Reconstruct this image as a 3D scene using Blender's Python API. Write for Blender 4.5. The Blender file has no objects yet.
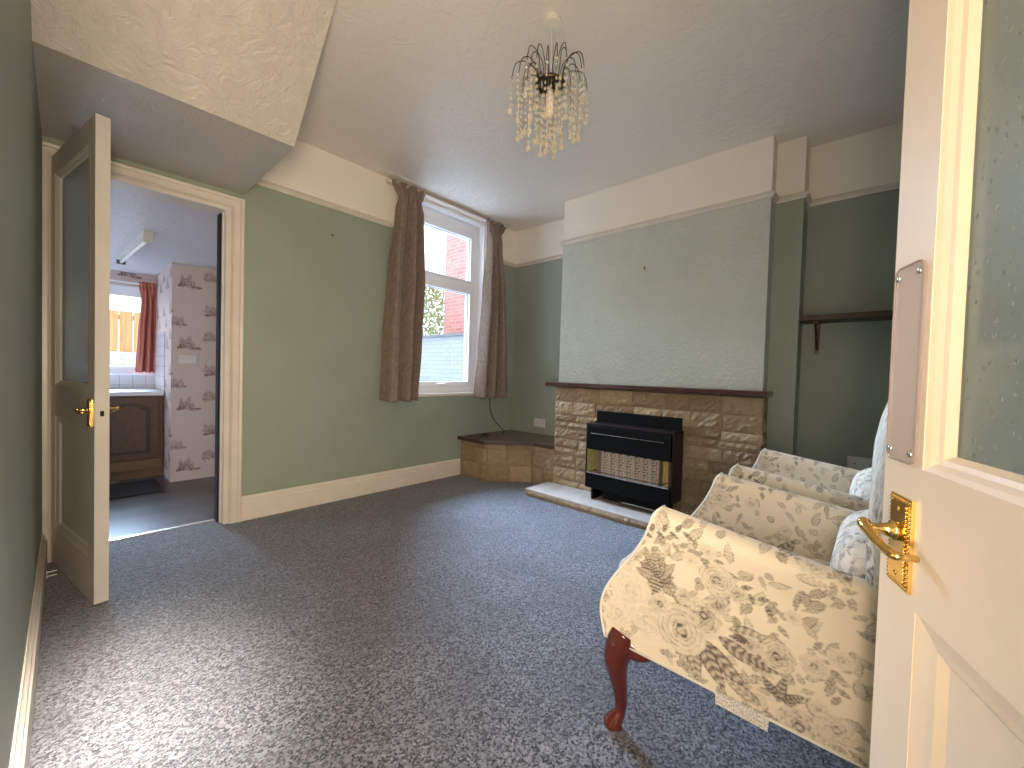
import bpy, math, random
import numpy as np
from mathutils import Vector, Matrix
random.seed(7)
PI = math.pi
COL = bpy.context.scene.collection
SC = bpy.context.scene

# ---------------------------------------------------------------- camera, world, lights, exposure
cd = bpy.data.cameras.new('camera'); cam = bpy.data.objects.new('camera', cd); COL.objects.link(cam)
cd.sensor_width = 36.0; cd.lens = 404.36 / 1024 * 36.0; cd.clip_start = 0.02; cd.clip_end = 200
R_ = Vector((0.67149631, -0.74043424, 0.02915188)); U_ = Vector((-0.00104323, 0.03839618, 0.99926205)); F_ = Vector((0.74100716, 0.6710312, -0.02501045))
m = Matrix(((R_.x, U_.x, -F_.x), (R_.y, U_.y, -F_.y), (R_.z, U_.z, -F_.z))).to_4x4()
m.translation = Vector((0, 0, 1.0)); cam.matrix_world = m
SC.camera = cam
SC.cycles.max_bounces = 12; SC.cycles.diffuse_bounces = 8; SC.cycles.transparent_max_bounces = 16
SC.view_settings.view_transform = 'Standard'; SC.view_settings.look = 'None'
SC.view_settings.gamma = 1.0; SC.view_settings.use_curve_mapping = False
SC.view_settings.exposure = 0.35

wd = bpy.data.worlds.new('sky'); SC.world = wd; wd.use_nodes = True
wd.node_tree.nodes['Background'].inputs[0].default_value = (0.80, 0.90, 1.0, 1)
wd.node_tree.nodes['Background'].inputs[1].default_value = 4.0

def light(name, kind, loc, direction, energy, color, **kw):
    ld = bpy.data.lights.new(name, kind); ld.energy = energy; ld.color = color
    for k, v in kw.items(): setattr(ld, k, v)
    o = bpy.data.objects.new(name, ld); COL.objects.link(o); o.location = loc
    o.rotation_euler = Vector(direction).to_track_quat('-Z', 'Y').to_euler()
    return o
# soft daylight from the bright part of the sky beyond the garden side
light('sun', 'SUN', (0, 9, 6), (-0.22, -1.0, -0.66), 52.0, (0.52, 0.71, 1.0), angle=math.radians(50))
# added lamp for assumed daylight through the open doorway the picture is taken from
light('assumed_doorway_daylight', 'AREA', (-0.09, -0.05, 1.02), (0.14, 0.98, 0.06), 49.0, (1.0, 0.81, 0.61), shape='RECTANGLE', size=0.34, size_y=1.0)
# added narrow lamp for an assumed sunbeam on the carpet along the left wall
light('added_doorway_beam', 'AREA', (-0.08, -0.12, 1.75), (0.08, 1.52, -1.75), 9.5, (1.0, 0.90, 0.78), shape='RECTANGLE', size=0.25, size_y=0.25, spread=math.radians(26))
# lamp added out of sight on the kitchen's left: assumed daylight, no door built
light('added_kitchen_side_light', 'AREA', (-0.93, 4.3, 1.0), (1.0, 0.0, -0.05), 11.0, (0.72, 0.82, 1.0), shape='RECTANGLE', size=0.8, size_y=1.6)
# sky portals in the two windows
def portal(name, loc, sx, sy):
    o = light(name, 'AREA', loc, (0, -1, 0), 1.0, (1, 1, 1), shape='RECTANGLE', size=sx, size_y=sy)
    o.data.cycles.is_portal = True
portal('window_portal', (2.375, 3.19, 1.65), 1.0, 1.72)
portal('kitchen_window_portal', (0.1, 6.34, 1.37), 1.24, 1.0)

# ---------------------------------------------------------------- materials
def new_mat(name):
    mt = bpy.data.materials.new(name); mt.use_nodes = True
    nt = mt.node_tree; b = nt.nodes['Principled BSDF']
    return mt, nt, b
def N(nt, kind, **kw):
    n = nt.nodes.new(kind)
    for k, v in kw.items():
        if k.startswith('i_'):
            key = k[2:]
            n.inputs[int(key) if key.isdigit() else key.replace('_', ' ')].default_value = v
        else: setattr(n, k, v)
    return n
def mixc(nt, fac, a, b, blend='MIX'):
    n = nt.nodes.new('ShaderNodeMix'); n.data_type = 'RGBA'; n.blend_type = blend
    for s, v in ((n.inputs[0], fac), (n.inputs[6], a), (n.inputs[7], b)):
        if isinstance(v, bpy.types.NodeSocket): nt.links.new(v, s)
        elif isinstance(v, (int, float)): s.default_value = v
        else: s.default_value = (*v, 1)
    return n.outputs[2]
def coords(nt, scale=(1, 1, 1)):
    g = nt.nodes.new('ShaderNodeNewGeometry')
    mp = nt.nodes.new('ShaderNodeMapping'); mp.inputs['Scale'].default_value = scale
    nt.links.new(g.outputs['Position'], mp.inputs[0]); return mp.outputs[0]
def noise(nt, vec, scale, detail=4, rough=.55, dist=0):
    n = N(nt, 'ShaderNodeTexNoise', i_Scale=scale, i_Detail=detail, i_Roughness=rough, i_Distortion=dist)
    nt.links.new(vec, n.inputs['Vector']); return n.outputs[0]
def ramp(nt, src, p0, p1, c0=(0, 0, 0), c1=(1, 1, 1)):
    r = nt.nodes.new('ShaderNodeValToRGB'); e = r.color_ramp.elements
    e[0].position = p0; e[1].position = p1; e[0].color = (*c0, 1); e[1].color = (*c1, 1)
    nt.links.new(src, r.inputs[0]); return r.outputs[0]
def bump(nt, b, h, strength, dist):
    n = N(nt, 'ShaderNodeBump', i_Strength=strength, i_Distance=dist)
    nt.links.new(h, n.inputs['Height']); nt.links.new(n.outputs[0], b.inputs['Normal'])
def simple(name, col, rough=.5, metal=0, bscale=None, bdist=.001, vary=0, vscale=8, spec=.5, coat=0, stretch=(1, 1, 1)):
    mt, nt, b = new_mat(name)
    b.inputs['Base Color'].default_value = (*col, 1); b.inputs['Roughness'].default_value = rough
    b.inputs['Metallic'].default_value = metal; b.inputs['Specular IOR Level'].default_value = spec
    b.inputs['Coat Weight'].default_value = coat
    v = coords(nt, stretch)
    if vary:
        f = noise(nt, v, vscale, 5)
        dk = tuple(c * (1 - vary) for c in col); lt = tuple(min(1, c * (1 + vary)) for c in col)
        nt.links.new(ramp(nt, f, .3, .7, dk, lt), b.inputs['Base Color'])
    if bscale: bump(nt, b, noise(nt, v, bscale, 5), 1.0, bdist)
    return mt

GREEN = (.295, .335, .272); CREAM = (.80, .745, .66); WHITE = (.72, .70, .66)
M = {}
def wall_mat(name, low, split, bscale, bdist, rough=.6):
    mt, nt, b = new_mat(name); b.inputs['Roughness'].default_value = rough; b.inputs['Specular IOR Level'].default_value = .3
    g = nt.nodes.new('ShaderNodeNewGeometry'); s = nt.nodes.new('ShaderNodeSeparateXYZ'); nt.links.new(g.outputs['Position'], s.inputs[0])
    gt = N(nt, 'ShaderNodeMath', operation='GREATER_THAN'); nt.links.new(s.outputs[2], gt.inputs[0]); gt.inputs[1].default_value = split
    v = coords(nt); f = noise(nt, v, 2.2, 4)
    lowc = ramp(nt, f, .3, .75, tuple(c * .93 for c in low), tuple(c * 1.06 for c in low))
    nt.links.new(mixc(nt, gt.outputs[0], lowc, CREAM), b.inputs['Base Color'])
    bump(nt, b, noise(nt, v, bscale, 3), .8, bdist)
    return mt
M['wall'] = wall_mat('green_and_cream_paint', GREEN, 2.185, 38, .0012, .5)
M['breast'] = wall_mat('textured_green_paper', (.50, .535, .465), 2.185, 38, .001, .45)
# woodchip-like relief of the breast wall paper
nt = M['breast'].node_tree; b = nt.nodes['Principled BSDF']
vz = N(nt, 'ShaderNodeTexVoronoi', i_Scale=40.0, feature='SMOOTH_F1'); nt.links.new(coords(nt), vz.inputs['Vector'])
vz2 = noise(nt, coords(nt), 48, 3, .6, 1.2)
hs_ = N(nt, 'ShaderNodeMath', operation='ADD'); nt.links.new(vz.outputs['Distance'], hs_.inputs[0]); nt.links.new(vz2, hs_.inputs[1])
g_ = nt.nodes.new('ShaderNodeNewGeometry'); sx_ = nt.nodes.new('ShaderNodeSeparateXYZ'); nt.links.new(g_.outputs['Position'], sx_.inputs[0])
lt_ = N(nt, 'ShaderNodeMath', operation='LESS_THAN'); nt.links.new(sx_.outputs[2], lt_.inputs[0]); lt_.inputs[1].default_value = 2.18
ml_ = N(nt, 'ShaderNodeMath', operation='MULTIPLY'); nt.links.new(hs_.outputs[0], ml_.inputs[0]); nt.links.new(lt_.outputs[0], ml_.inputs[1])
bump(nt, b, ml_.outputs[0], 1.0, .006)
M['cream_wall'] = simple('cream_paint', CREAM, .6, bscale=30, bdist=.001)
M['white'] = simple('white_gloss_paint', (.78, .655, .50), .34, bscale=22, bdist=.0006, vary=.05, vscale=5)
M['doorwhite'] = simple('old_white_gloss_paint', (.58, .54, .48), .34, bscale=22, bdist=.0006, vary=.05, vscale=5)
M['trimwhite'] = simple('cream_gloss_paint', (.66, .60, .52), .34, bscale=22, bdist=.0006, vary=.06, vscale=6)
M['skirting'] = simple('skirting_paint', (.70, .64, .55), .35, bscale=22, bdist=.0006, vary=.06, vscale=6)
def artex(name, col, strength, dist, scale=9):
    mt, nt, b = new_mat(name); b.inputs['Base Color'].default_value = (*col, 1); b.inputs['Roughness'].default_value = .32
    v = coords(nt)
    w = noise(nt, v, 2.0, 2)
    n = noise(nt, v, scale, 8, .62, 1.6)
    r = ramp(nt, n, .35, .72)
    bump(nt, b, r, strength, dist)
    return mt
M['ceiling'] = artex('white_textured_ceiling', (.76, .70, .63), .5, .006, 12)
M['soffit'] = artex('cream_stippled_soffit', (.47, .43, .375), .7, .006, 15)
M['underside'] = artex('shade_toned_cream_underside', (.46, .43, .39), .5, .005, 12)  # cream stair underside, with its shade put into a darker base colour
M['kceiling'] = artex('kitchen_textured_ceiling', (.62, .60, .64), .6, .010, 9)
# carpet
mt, nt, b = new_mat('carpet'); M['carpet'] = mt
b.inputs['Roughness'].default_value = .95; b.inputs['Specular IOR Level'].default_value = .15
b.inputs['Sheen Weight'].default_value = .35; b.inputs['Sheen Roughness'].default_value = .5
v = coords(nt)
vo = N(nt, 'ShaderNodeTexVoronoi', i_Scale=170.0); nt.links.new(v, vo.inputs['Vector'])
sp = nt.nodes.new('ShaderNodeSeparateColor'); nt.links.new(vo.outputs['Color'], sp.inputs[0]); s1 = sp.outputs[0]; s2 = noise(nt, v, 55, 4, .7); lg = noise(nt, v, 2.6, 6, .62, .4)
c = ramp(nt, s1, .15, 1.0, (.010, .013, .021), (.245, .255, .29))
c = mixc(nt, ramp(nt, s2, .38, .64), mixc(nt, .28, c, (.03, .034, .046)), c)
c = mixc(nt, ramp(nt, lg, .35, .62, (0, 0, 0), (1, 1, 1)), mixc(nt, .42, c, (.035, .038, .05)), c)
nt.links.new(c, b.inputs['Base Color'])
ad = N(nt, 'ShaderNodeMath', operation='ADD'); nt.links.new(s1, ad.inputs[0]); nt.links.new(s2, ad.inputs[1])
bump(nt, b, ad.outputs[0], .8, .006)
# wood / metals
M['mahogany'] = simple('red_mahogany', (.080, .013, .007), .16, vary=.35, vscale=14, stretch=(1, 1, .3), coat=.6)
M['darkwood'] = simple('dark_mahogany_board', (.060, .022, .014), .28, vary=.3, vscale=18, stretch=(3, .4, 1), coat=.3)
M['shelfwood'] = simple('brown_shelf_board', (.060, .034, .020), .5, vary=.3, vscale=20)
M['blackmetal'] = simple('black_enamel', (.002, .002, .002), .5, spec=.15)
M['maroon'] = simple('dark_brown_steel_case', (.014, .006, .005), .4, spec=.3)
M['chrome'] = simple('chrome', (.7, .7, .7), .18, 1)
M['brass'] = simple('polished_brass', (.78, .52, .17), .17, 1, bscale=90, bdist=.0002)
M['reflector'] = simple('brass_reflector', (.88, .68, .22), .22, 1)
M['radiant'] = simple('ceramic_radiant', (.50, .42, .32), .7)
M['firebox'] = simple('grey_firebox', (.16, .15, .12), .5)
M['upvc'] = simple('white_upvc', (.84, .86, .91), .3)
M['black'] = simple('black_gap', (.004, .004, .004), .8)
M['plastic'] = simple('white_socket_plastic', (.62, .60, .55), .35)
M['cable'] = simple('black_cable', (.01, .01, .01), .5)
M['greybox'] = simple('grey_plastic', (.10, .10, .10), .5)
M['hearth'] = simple('pale_sandstone_slab', (.40, .34, .29), .7, bscale=40, bdist=.002, vary=.14, vscale=6)
M['bronze'] = simple('dark_bronze_wire', (.06, .04, .025), .35, .8)
M['rubber'] = simple('grey_mat', (.016, .014, .014), .9, bscale=120, bdist=.002)
M['worktop'] = simple('pale_worktop', (.62, .62, .64), .3)
M['trimmetal'] = simple('aluminium_threshold', (.85, .85, .85), .25, .6)
M['cord'] = simple('white_flex', (.7, .68, .62), .4)
M['concrete'] = simple('yard_concrete', (.3, .3, .3), .9, vary=.2)
M['leaf'] = simple('shrub_leaves', (.20, .23, .085), .6, vary=.5, vscale=12)
M['cap'] = simple('dark_wall_coping', (.10, .10, .11), .8)
M['branch'] = simple('shrub_stem', (.10, .07, .04), .8)
# cabinet oak (dark)
M['oak'] = simple('brown_oak_front', (.075, .034, .017), .38, vary=.3, vscale=16, stretch=(6, 6, .6))
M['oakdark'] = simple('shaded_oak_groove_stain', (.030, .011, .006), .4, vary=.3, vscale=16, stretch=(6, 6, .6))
M['oaklight'] = simple('golden_oak_plinth', (.13, .070, .028), .4, vary=.3, vscale=16, stretch=(.6, 6, 6))
# curtains
def cloth(name, a, b2, sc=230, rough=.9, dist=.0015):
    mt, nt, b = new_mat(name); b.inputs['Roughness'].default_value = rough; b.inputs['Specular IOR Level'].default_value = .2
    v = coords(nt, (1, 1, .6)); n = noise(nt, v, sc, 3, .8); n2 = noise(nt, v, sc * .28, 3, .8)
    c = mixc(nt, .5, ramp(nt, n, .3, .7, a, b2), ramp(nt, n2, .3, .7, a, b2))
    nt.links.new(c, b.inputs['Base Color']); bump(nt, b, n, .6, dist); return mt
M['curtain'] = cloth('taupe_woven_curtain', (.130, .098, .078), (.330, .262, .220), 130)
M['lining'] = cloth('white_curtain_lining', (.6, .6, .6), (.75, .75, .75))
M['redcurtain'] = cloth('terracotta_curtain', (.36, .10, .07), (.52, .19, .14))
# vertex colour driven
def vcol(name, base, ink, rough=.85, layer='pattern', weave=260, sheen=.1):
    mt, nt, b = new_mat(name); b.inputs['Roughness'].default_value = rough; b.inputs['Specular IOR Level'].default_value = .25
    b.inputs['Sheen Weight'].default_value = sheen
    a = N(nt, 'ShaderNodeAttribute', attribute_name=layer)
    nt.links.new(mixc(nt, a.outputs['Fac'], base, ink), b.inputs['Base Color'])
    bump(nt, b, noise(nt, coords(nt), weave, 2), .4, .0006)
    return mt
M['floral'] = vcol('grey_floral_fabric', (.665, .585, .46), (.085, .070, .055))
M['piping'] = simple('cream_piping', (.66, .64, .58), .7)
M['paper'] = vcol('ship_wallpaper', (.56, .46, .41), (.15, .05, .035), .6, weave=60, sheen=0)
# stone
mt, nt, b = new_mat('buff_stone_blocks'); M['stone'] = mt; b.inputs['Roughness'].default_value = .75; b.inputs['Specular IOR Level'].default_value = .3
a = N(nt, 'ShaderNodeAttribute', attribute_name='tone'); v = coords(nt)
n1 = noise(nt, v, 14, 6, .7); n2 = noise(nt, v, 45, 5, .7)
c0 = ramp(nt, a.outputs['Fac'], 0, 1, (.25, .175, .10), (.50, .385, .245))
c1 = mixc(nt, ramp(nt, n1, .35, .7), mixc(nt, .40, c0, (.20, .135, .075)), c0)
c2 = mixc(nt, ramp(nt, n2, .58, .80), c1, (.60, .50, .36))
nt.links.new(c2, b.inputs['Base Color'])
ad = N(nt, 'ShaderNodeMath', operation='ADD'); nt.links.new(n1, ad.inputs[0]); nt.links.new(n2, ad.inputs[1])
bump(nt, b, ad.outputs[0], 1.0, .010)
# brick outside
def brick(name, c1, c2, mo, rot=True, sc=1.0):
    mt, nt, b = new_mat(name); b.inputs['Roughness'].default_value = .85
    g = nt.nodes.new('ShaderNodeNewGeometry'); s = nt.nodes.new('ShaderNodeSeparateXYZ'); nt.links.new(g.outputs['Position'], s.inputs[0])
    cb = nt.nodes.new('ShaderNodeCombineXYZ'); nt.links.new(s.outputs[1 if rot else 0], cb.inputs[0]); nt.links.new(s.outputs[2], cb.inputs[1])
    t = N(nt, 'ShaderNodeTexBrick', i_Scale=sc)
    t.inputs['Color1'].default_value = (*c1, 1); t.inputs['Color2'].default_value = (*c2, 1); t.inputs['Mortar'].default_value = (*mo, 1)
    t.inputs['Brick Width'].default_value = .225; t.inputs['Row Height'].default_value = .075; t.inputs['Mortar Size'].default_value = .007
    nt.links.new(cb.outputs[0], t.inputs[0]); nt.links.new(t.outputs[0], b.inputs['Base Color'])
    bump(nt, b, t.outputs['Fac'], -.4, .01)
    return mt
M['brick'] = brick('red_brick', (.34, .10, .085), (.42, .16, .13), (.30, .24, .22))
M['whitebrick'] = brick('white_painted_brick', (.25, .265, .30), (.215, .235, .265), (.17, .19, .23))
M['whiteboard'] = brick('white_painted_masonry', (.34, .34, .36), (.30, .30, .33), (.20, .20, .23), False)
M['fence'] = simple('orange_timber_fence', (.30, .155, .055), .8, vary=.3, vscale=4, stretch=(10, 1, .4))
# white wall tiles
mt, nt, b = new_mat('white_square_tiles'); M['tile'] = mt; b.inputs['Roughness'].default_value = .2
t = N(nt, 'ShaderNodeTexBrick', i_Scale=1.0, offset=0.0)
t.inputs['Color1'].default_value = t.inputs['Color2'].default_value = (.66, .66, .68, 1); t.inputs['Mortar'].default_value = (.40, .40, .42, 1)
t.inputs['Brick Width'].default_value = .108; t.inputs['Row Height'].default_value = .108; t.inputs['Mortar Size'].default_value = .003
g = nt.nodes.new('ShaderNodeNewGeometry'); s = nt.nodes.new('ShaderNodeSeparateXYZ'); nt.links.new(g.outputs['Position'], s.inputs[0])
ad = N(nt, 'ShaderNodeMath', operation='ADD'); nt.links.new(s.outputs[0], ad.inputs[0]); nt.links.new(s.outputs[1], ad.inputs[1])
cb = nt.nodes.new('ShaderNodeCombineXYZ'); nt.links.new(ad.outputs[0], cb.inputs[0]); nt.links.new(s.outputs[2], cb.inputs[1])
nt.links.new(cb.outputs[0], t.inputs[0]); nt.links.new(t.outputs[0], b.inputs['Base Color'])
# vinyl floor
mt, nt, b = new_mat('grey_plank_vinyl'); M['vinyl'] = mt; b.inputs['Roughness'].default_value = .30
v = coords(nt)
t = N(nt, 'ShaderNodeTexBrick', i_Scale=1.0)
t.inputs['Color1'].default_value = (.045, .037, .033, 1); t.inputs['Color2'].default_value = (.13, .115, .105, 1); t.inputs['Mortar'].default_value = (.05, .04, .04, 1)
t.inputs['Brick Width'].default_value = .75; t.inputs['Row Height'].default_value = .16; t.inputs['Mortar Size'].default_value = .003
nt.links.new(v, t.inputs[0])
g2 = noise(nt, coords(nt, (2.5, 16, 1)), 2.2, 6, .65, .6)
nt.links.new(mixc(nt, ramp(nt, g2, .35, .7), mixc(nt, .55, t.outputs[0], (.028, .022, .019)), t.outputs[0]), b.inputs['Base Color'])
# glass
def thin_glass(name, tint=(1, 1, 1), refl=.08):
    mt = bpy.data.materials.new(name); mt.use_nodes = True; nt = mt.node_tree; nt.nodes.clear()
    o = nt.nodes.new('ShaderNodeOutputMaterial'); tr = nt.nodes.new('ShaderNodeBsdfTransparent'); gl = nt.nodes.new('ShaderNodeBsdfGlossy')
    tr.inputs[0].default_value = (*tint, 1); gl.inputs['Roughness'].default_value = .02
    mx = nt.nodes.new('ShaderNodeMixShader'); mx.inputs[0].default_value = refl
    nt.links.new(tr.outputs[0], mx.inputs[1]); nt.links.new(gl.outputs[0], mx.inputs[2]); nt.links.new(mx.outputs[0], o.inputs[0]); return mt
M['glass'] = thin_glass('window_glass')
mt, nt, b = new_mat('clear_acrylic_plate'); M['acrylic'] = mt
b.inputs['Base Color'].default_value = (.60, .50, .47, 1); b.inputs['Roughness'].default_value = .2; b.inputs['Alpha'].default_value = .32
mt, nt, b = new_mat('crystal'); M['crystal'] = mt
b.inputs['Base Color'].default_value = (.80, .70, .52, 1); b.inputs['Roughness'].default_value = .05; b.inputs['Alpha'].default_value = .36
b.inputs['Specular IOR Level'].default_value = 1.0
def obscure(name, pattern):
    mt, nt, b = new_mat(name)
    b.inputs['Base Color'].default_value = (.62, .70, .64, 1); b.inputs['Roughness'].default_value = .22; b.inputs['IOR'].default_value = 1.2
    b.inputs['Transmission Weight'].default_value = .80
    tc = nt.nodes.new('ShaderNodeTexCoord'); mp = nt.nodes.new('ShaderNodeMapping'); nt.links.new(tc.outputs['Object'], mp.inputs[0])
    if pattern == 'star':
        vz = N(nt, 'ShaderNodeTexVoronoi', i_Scale=62.0, i_Randomness=.8); nt.links.new(mp.outputs[0], vz.inputs['Vector'])
        h = ramp(nt, vz.outputs['Distance'], .06, .20); bump(nt, b, h, .6, .0012)
        nt.links.new(mixc(nt, ramp(nt, vz.outputs['Distance'], .05, .13), (.42, .48, .42), (.70, .78, .72)), b.inputs['Base Color'])
    else:
        mp.inputs['Scale'].default_value = (70, 70, 70)
        ck = N(nt, 'ShaderNodeTexWave', i_Scale=.5, i_Distortion=0.0, bands_direction='DIAGONAL'); nt.links.new(mp.outputs[0], ck.inputs['Vector'])
        bump(nt, b, ck.outputs[0], .9, .003)
    return mt
M['starglass'] = obscure('star_pattern_glass', 'star')
M['weaveglass'] = obscure('woven_pattern_glass', 'weave')
mt, nt, b = new_mat('fluorescent_tube'); M['tube'] = mt
b.inputs['Base Color'].default_value = (.9, .9, .9, 1); b.inputs['Roughness'].default_value = .3

# ---------------------------------------------------------------- geometry helpers
class MB:
    def __init__(s): s.v = []; s.f = []; s.fa = []
    def add(s, vs, fs, tone=None):
        o = len(s.v); s.v += [tuple(v) for v in vs]; s.f += [tuple(i + o for i in f) for f in fs]
        s.fa += [tone if tone is not None else 0.0] * len(vs)
        return s
    def box(s, x0, x1, y0, y1, z0, z1, tone=None):
        x0, x1 = min(x0, x1), max(x0, x1); y0, y1 = min(y0, y1), max(y0, y1); z0, z1 = min(z0, z1), max(z0, z1)
        return s.add([(x0, y0, z0), (x1, y0, z0), (x1, y1, z0), (x0, y1, z0), (x0, y0, z1), (x1, y0, z1), (x1, y1, z1), (x0, y1, z1)],
              [(0, 3, 2, 1), (4, 5, 6, 7), (0, 1, 5, 4), (1, 2, 6, 5), (2, 3, 7, 6), (3, 0, 4, 7)], tone)
    def prism(s, pts, z0, z1):            # ccw xy polygon
        n = len(pts)
        return s.add([(x, y, z0) for x, y in pts] + [(x, y, z1) for x, y in pts],
              [tuple(range(n))[::-1], tuple(range(n, 2 * n))] + [(i, (i + 1) % n, n + (i + 1) % n, n + i) for i in range(n)])
    def tube(s, pts, r, seg=8, cap=True):
        pts = [Vector(p) for p in pts]; n = len(pts); rs = r if isinstance(r, (list, tuple)) else [r] * n
        vs = []; up = None
        for i, p in enumerate(pts):
            d = (pts[min(i + 1, n - 1)] - pts[max(i - 1, 0)]).normalized()
            if up is None: up = Vector((0, 0, 1)) if abs(d.z) < .9 else Vector((1, 0, 0))
            a = d.cross(up).normalized(); bb = a.cross(d).normalized(); up = bb
            for k in range(seg):
                t = 2 * PI * k / seg; vs.append(p + (a * math.cos(t) + bb * math.sin(t)) * rs[i])
        fs = [(i * seg + k, i * seg + (k + 1) % seg, (i + 1) * seg + (k + 1) % seg, (i + 1) * seg + k) for i in range(n - 1) for k in range(seg)]
        if cap: fs += [tuple(range(seg))[::-1], tuple(range((n - 1) * seg, n * seg))]
        return s.add(vs, fs)
    def ball(s, c, rx, ry=None, rz=None, seg=10, rings=6, p=1.0):
        ry = rx if ry is None else ry; rz = rx if rz is None else rz; vs = []; fs = []
        sg = lambda v: math.copysign(abs(v) ** p, v)
        vs.append((c[0], c[1], c[2] - rz))
        for i in range(1, rings):
            a = -PI / 2 + PI * i / rings
            for k in range(seg):
                t = 2 * PI * k / seg; vs.append((c[0] + rx * sg(math.cos(a)) * sg(math.cos(t)), c[1] + ry * sg(math.cos(a)) * sg(math.sin(t)), c[2] + rz * sg(math.sin(a))))
        vs.append((c[0], c[1], c[2] + rz)); top = len(vs) - 1
        for k in range(seg):
            fs.append((0, 1 + (k + 1) % seg, 1 + k)); fs.append((top, top - seg + k, top - seg + (k + 1) % seg))
            for i in range(rings - 2):
                a = 1 + i * seg; fs.append((a + k, a + (k + 1) % seg, a + seg + (k + 1) % seg, a + seg + k))
        return s.add(vs, fs)
    def grid(s, fn, nu, nv, cu=False):
        vs = [fn(i / nu, j / nv) for j in range(nv + 1) for i in range(nu + 1)]
        fs = [(j * (nu + 1) + i, j * (nu + 1) + i + 1, (j + 1) * (nu + 1) + i + 1, (j + 1) * (nu + 1) + i) for j in range(nv) for i in range(nu)]
        return s.add(vs, fs)
    def xf(s, M4, start=0):
        for i in range(start, len(s.v)): s.v[i] = tuple(M4 @ Vector(s.v[i]))
        return s
    def build(s, name, mat, parent=None, smooth=False, bevel=0, seg=2, subsurf=0, attr=None, angle=None):
        me = bpy.data.meshes.new(name); me.from_pydata(s.v, [], s.f); me.update()
        me.materials.append(mat)
        if attr is not None:
            a = me.attributes.new(attr[0], 'FLOAT', 'POINT'); a.data.foreach_set('value', np.asarray(attr[1] if attr[1] is not None else s.fa, dtype=np.float32))
        o = bpy.data.objects.new(name, me); COL.objects.link(o)
        if parent: o.parent = parent
        if smooth:
            me.polygons.foreach_set('use_smooth', [True] * len(me.polygons))
            if angle: me.set_sharp_from_angle(angle=math.radians(angle))
        if bevel:
            md = o.modifiers.new('b', 'BEVEL'); md.width = bevel; md.segments = seg; md.limit_method = 'ANGLE'; md.angle_limit = math.radians(40)
        if subsurf:
            md = o.modifiers.new('s', 'SUBSURF'); md.levels = md.render_levels = subsurf
        return o
def empty(name, loc=(0, 0, 0), rz=0):
    o = bpy.data.objects.new(name, None); COL.objects.link(o); o.location = loc; o.rotation_euler.z = rz; return o
def tag(o, label=None, cat=None, group=None, kind=None):
    if label: o['label'] = label
    if cat: o['category'] = cat
    if group: o['group'] = group
    if kind: o['kind'] = kind
    return o
def struct(o, label=None): return tag(o, label, None, None, 'structure')
def box(name, mat, *a, parent=None, bevel=0): return MB().box(*a).build(name, mat, parent, bevel=bevel)
def catmull(P, n=8):
    P = [Vector(p) for p in P]; out = []
    for i in range(len(P) - 1):
        a, b2, c, d = P[max(i - 1, 0)], P[i], P[i + 1], P[min(i + 2, len(P) - 1)]
        for k in range(n):
            t = k / n; out.append(.5 * ((2 * b2) + (c - a) * t + (2 * a - 5 * b2 + 4 * c - d) * t * t + (3 * b2 - a - 3 * c + d) * t ** 3))
    out.append(P[-1]); return out

# ---------------------------------------------------------------- room dimensions
XL, XA, YW, YB, ZC = -.078, 3.34, 3.022, -.85, 2.566
XC, XP = 3.024, 3.157
YC0, YC1, YP = .552, 2.163, .395        # chimney breast right / left edges, pier right edge

struct(box('floor', M['carpet'], XL - .13, XA + .1, YB, 3.15, -.08, 0), 'grey blue carpet with light flecks, worn in patches')
struct(box('ceiling', M['ceiling'], XL - .2, XA + .15, YB - .1, 3.17, ZC, ZC + .1), 'white ceiling with rough textured finish')
w = MB()
w.box(XL, -.03, YW, 3.15, 0, ZC); w.box(.67, 1.88, YW, 3.15, 0, ZC); w.box(-.03, .67, YW, 3.15, 1.972, ZC)
w.box(2.87, XA + .12, YW, 3.27, 0, ZC); w.box(1.88, 2.87, YW, 3.27, 0, .785); w.box(1.88, 2.87, YW, 3.27, 2.50, ZC)
w.box(1.70, 1.88, 3.15, 3.27, 0, ZC)
struct(w.build('wall_window_side', M['wall']), 'green wall with cream upper band, holding the kitchen doorway and window')
w = MB(); w.box(XL - .13, XL, .62, 3.15, 0, ZC); w.box(XL - .13, XL, YB, -.30, 0, ZC); w.box(XL - .13, XL, -.30, .62, 2.05, ZC)
struct(w.build('wall_left', M['wall']), 'green wall along the left edge of the room')
w = MB(); w.box(XA, XA + .12, YB - .1, YW, 0, ZC)
struct(w.build('wall_fireplace_side', M['wall']), 'green alcove walls with cream upper band beside the chimney')
w = MB(); w.box(XC, XA, YC0, YC1, 0, ZC)
struct(w.build('wall_chimney_breast', M['breast']), 'chimney breast in embossed pale green paper below a cream band')
struct(box('wall_pier', M['wall'], XP, XA, YP, YC0, 0, ZC), 'narrow green pier right of the chimney breast')
struct(box('wall_back', M['wall'], XL - .13, XA + .12, YB - .12, YB, 0, ZC))
# hall behind the camera
struct(box('wall_hall', M['cream_wall'], -1.5, -1.4, -1.3, 1.3, 0, ZC)); 
w = MB(); w.box(-1.5, XL - .13, -1.4, -1.3, 0, ZC); w.box(-1.5, XL - .13, 1.3, 1.4, 0, ZC)
struct(w.build('wall_hall_end', M['cream_wall']))
struct(box('floor_hall', M['carpet'], -1.5, XL - .13, -1.4, 1.4, -.08, 0)); struct(box('ceiling_hall', M['cream_wall'], -1.5, XL - .2, -1.4, 1.4, ZC, ZC + .1))

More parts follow.
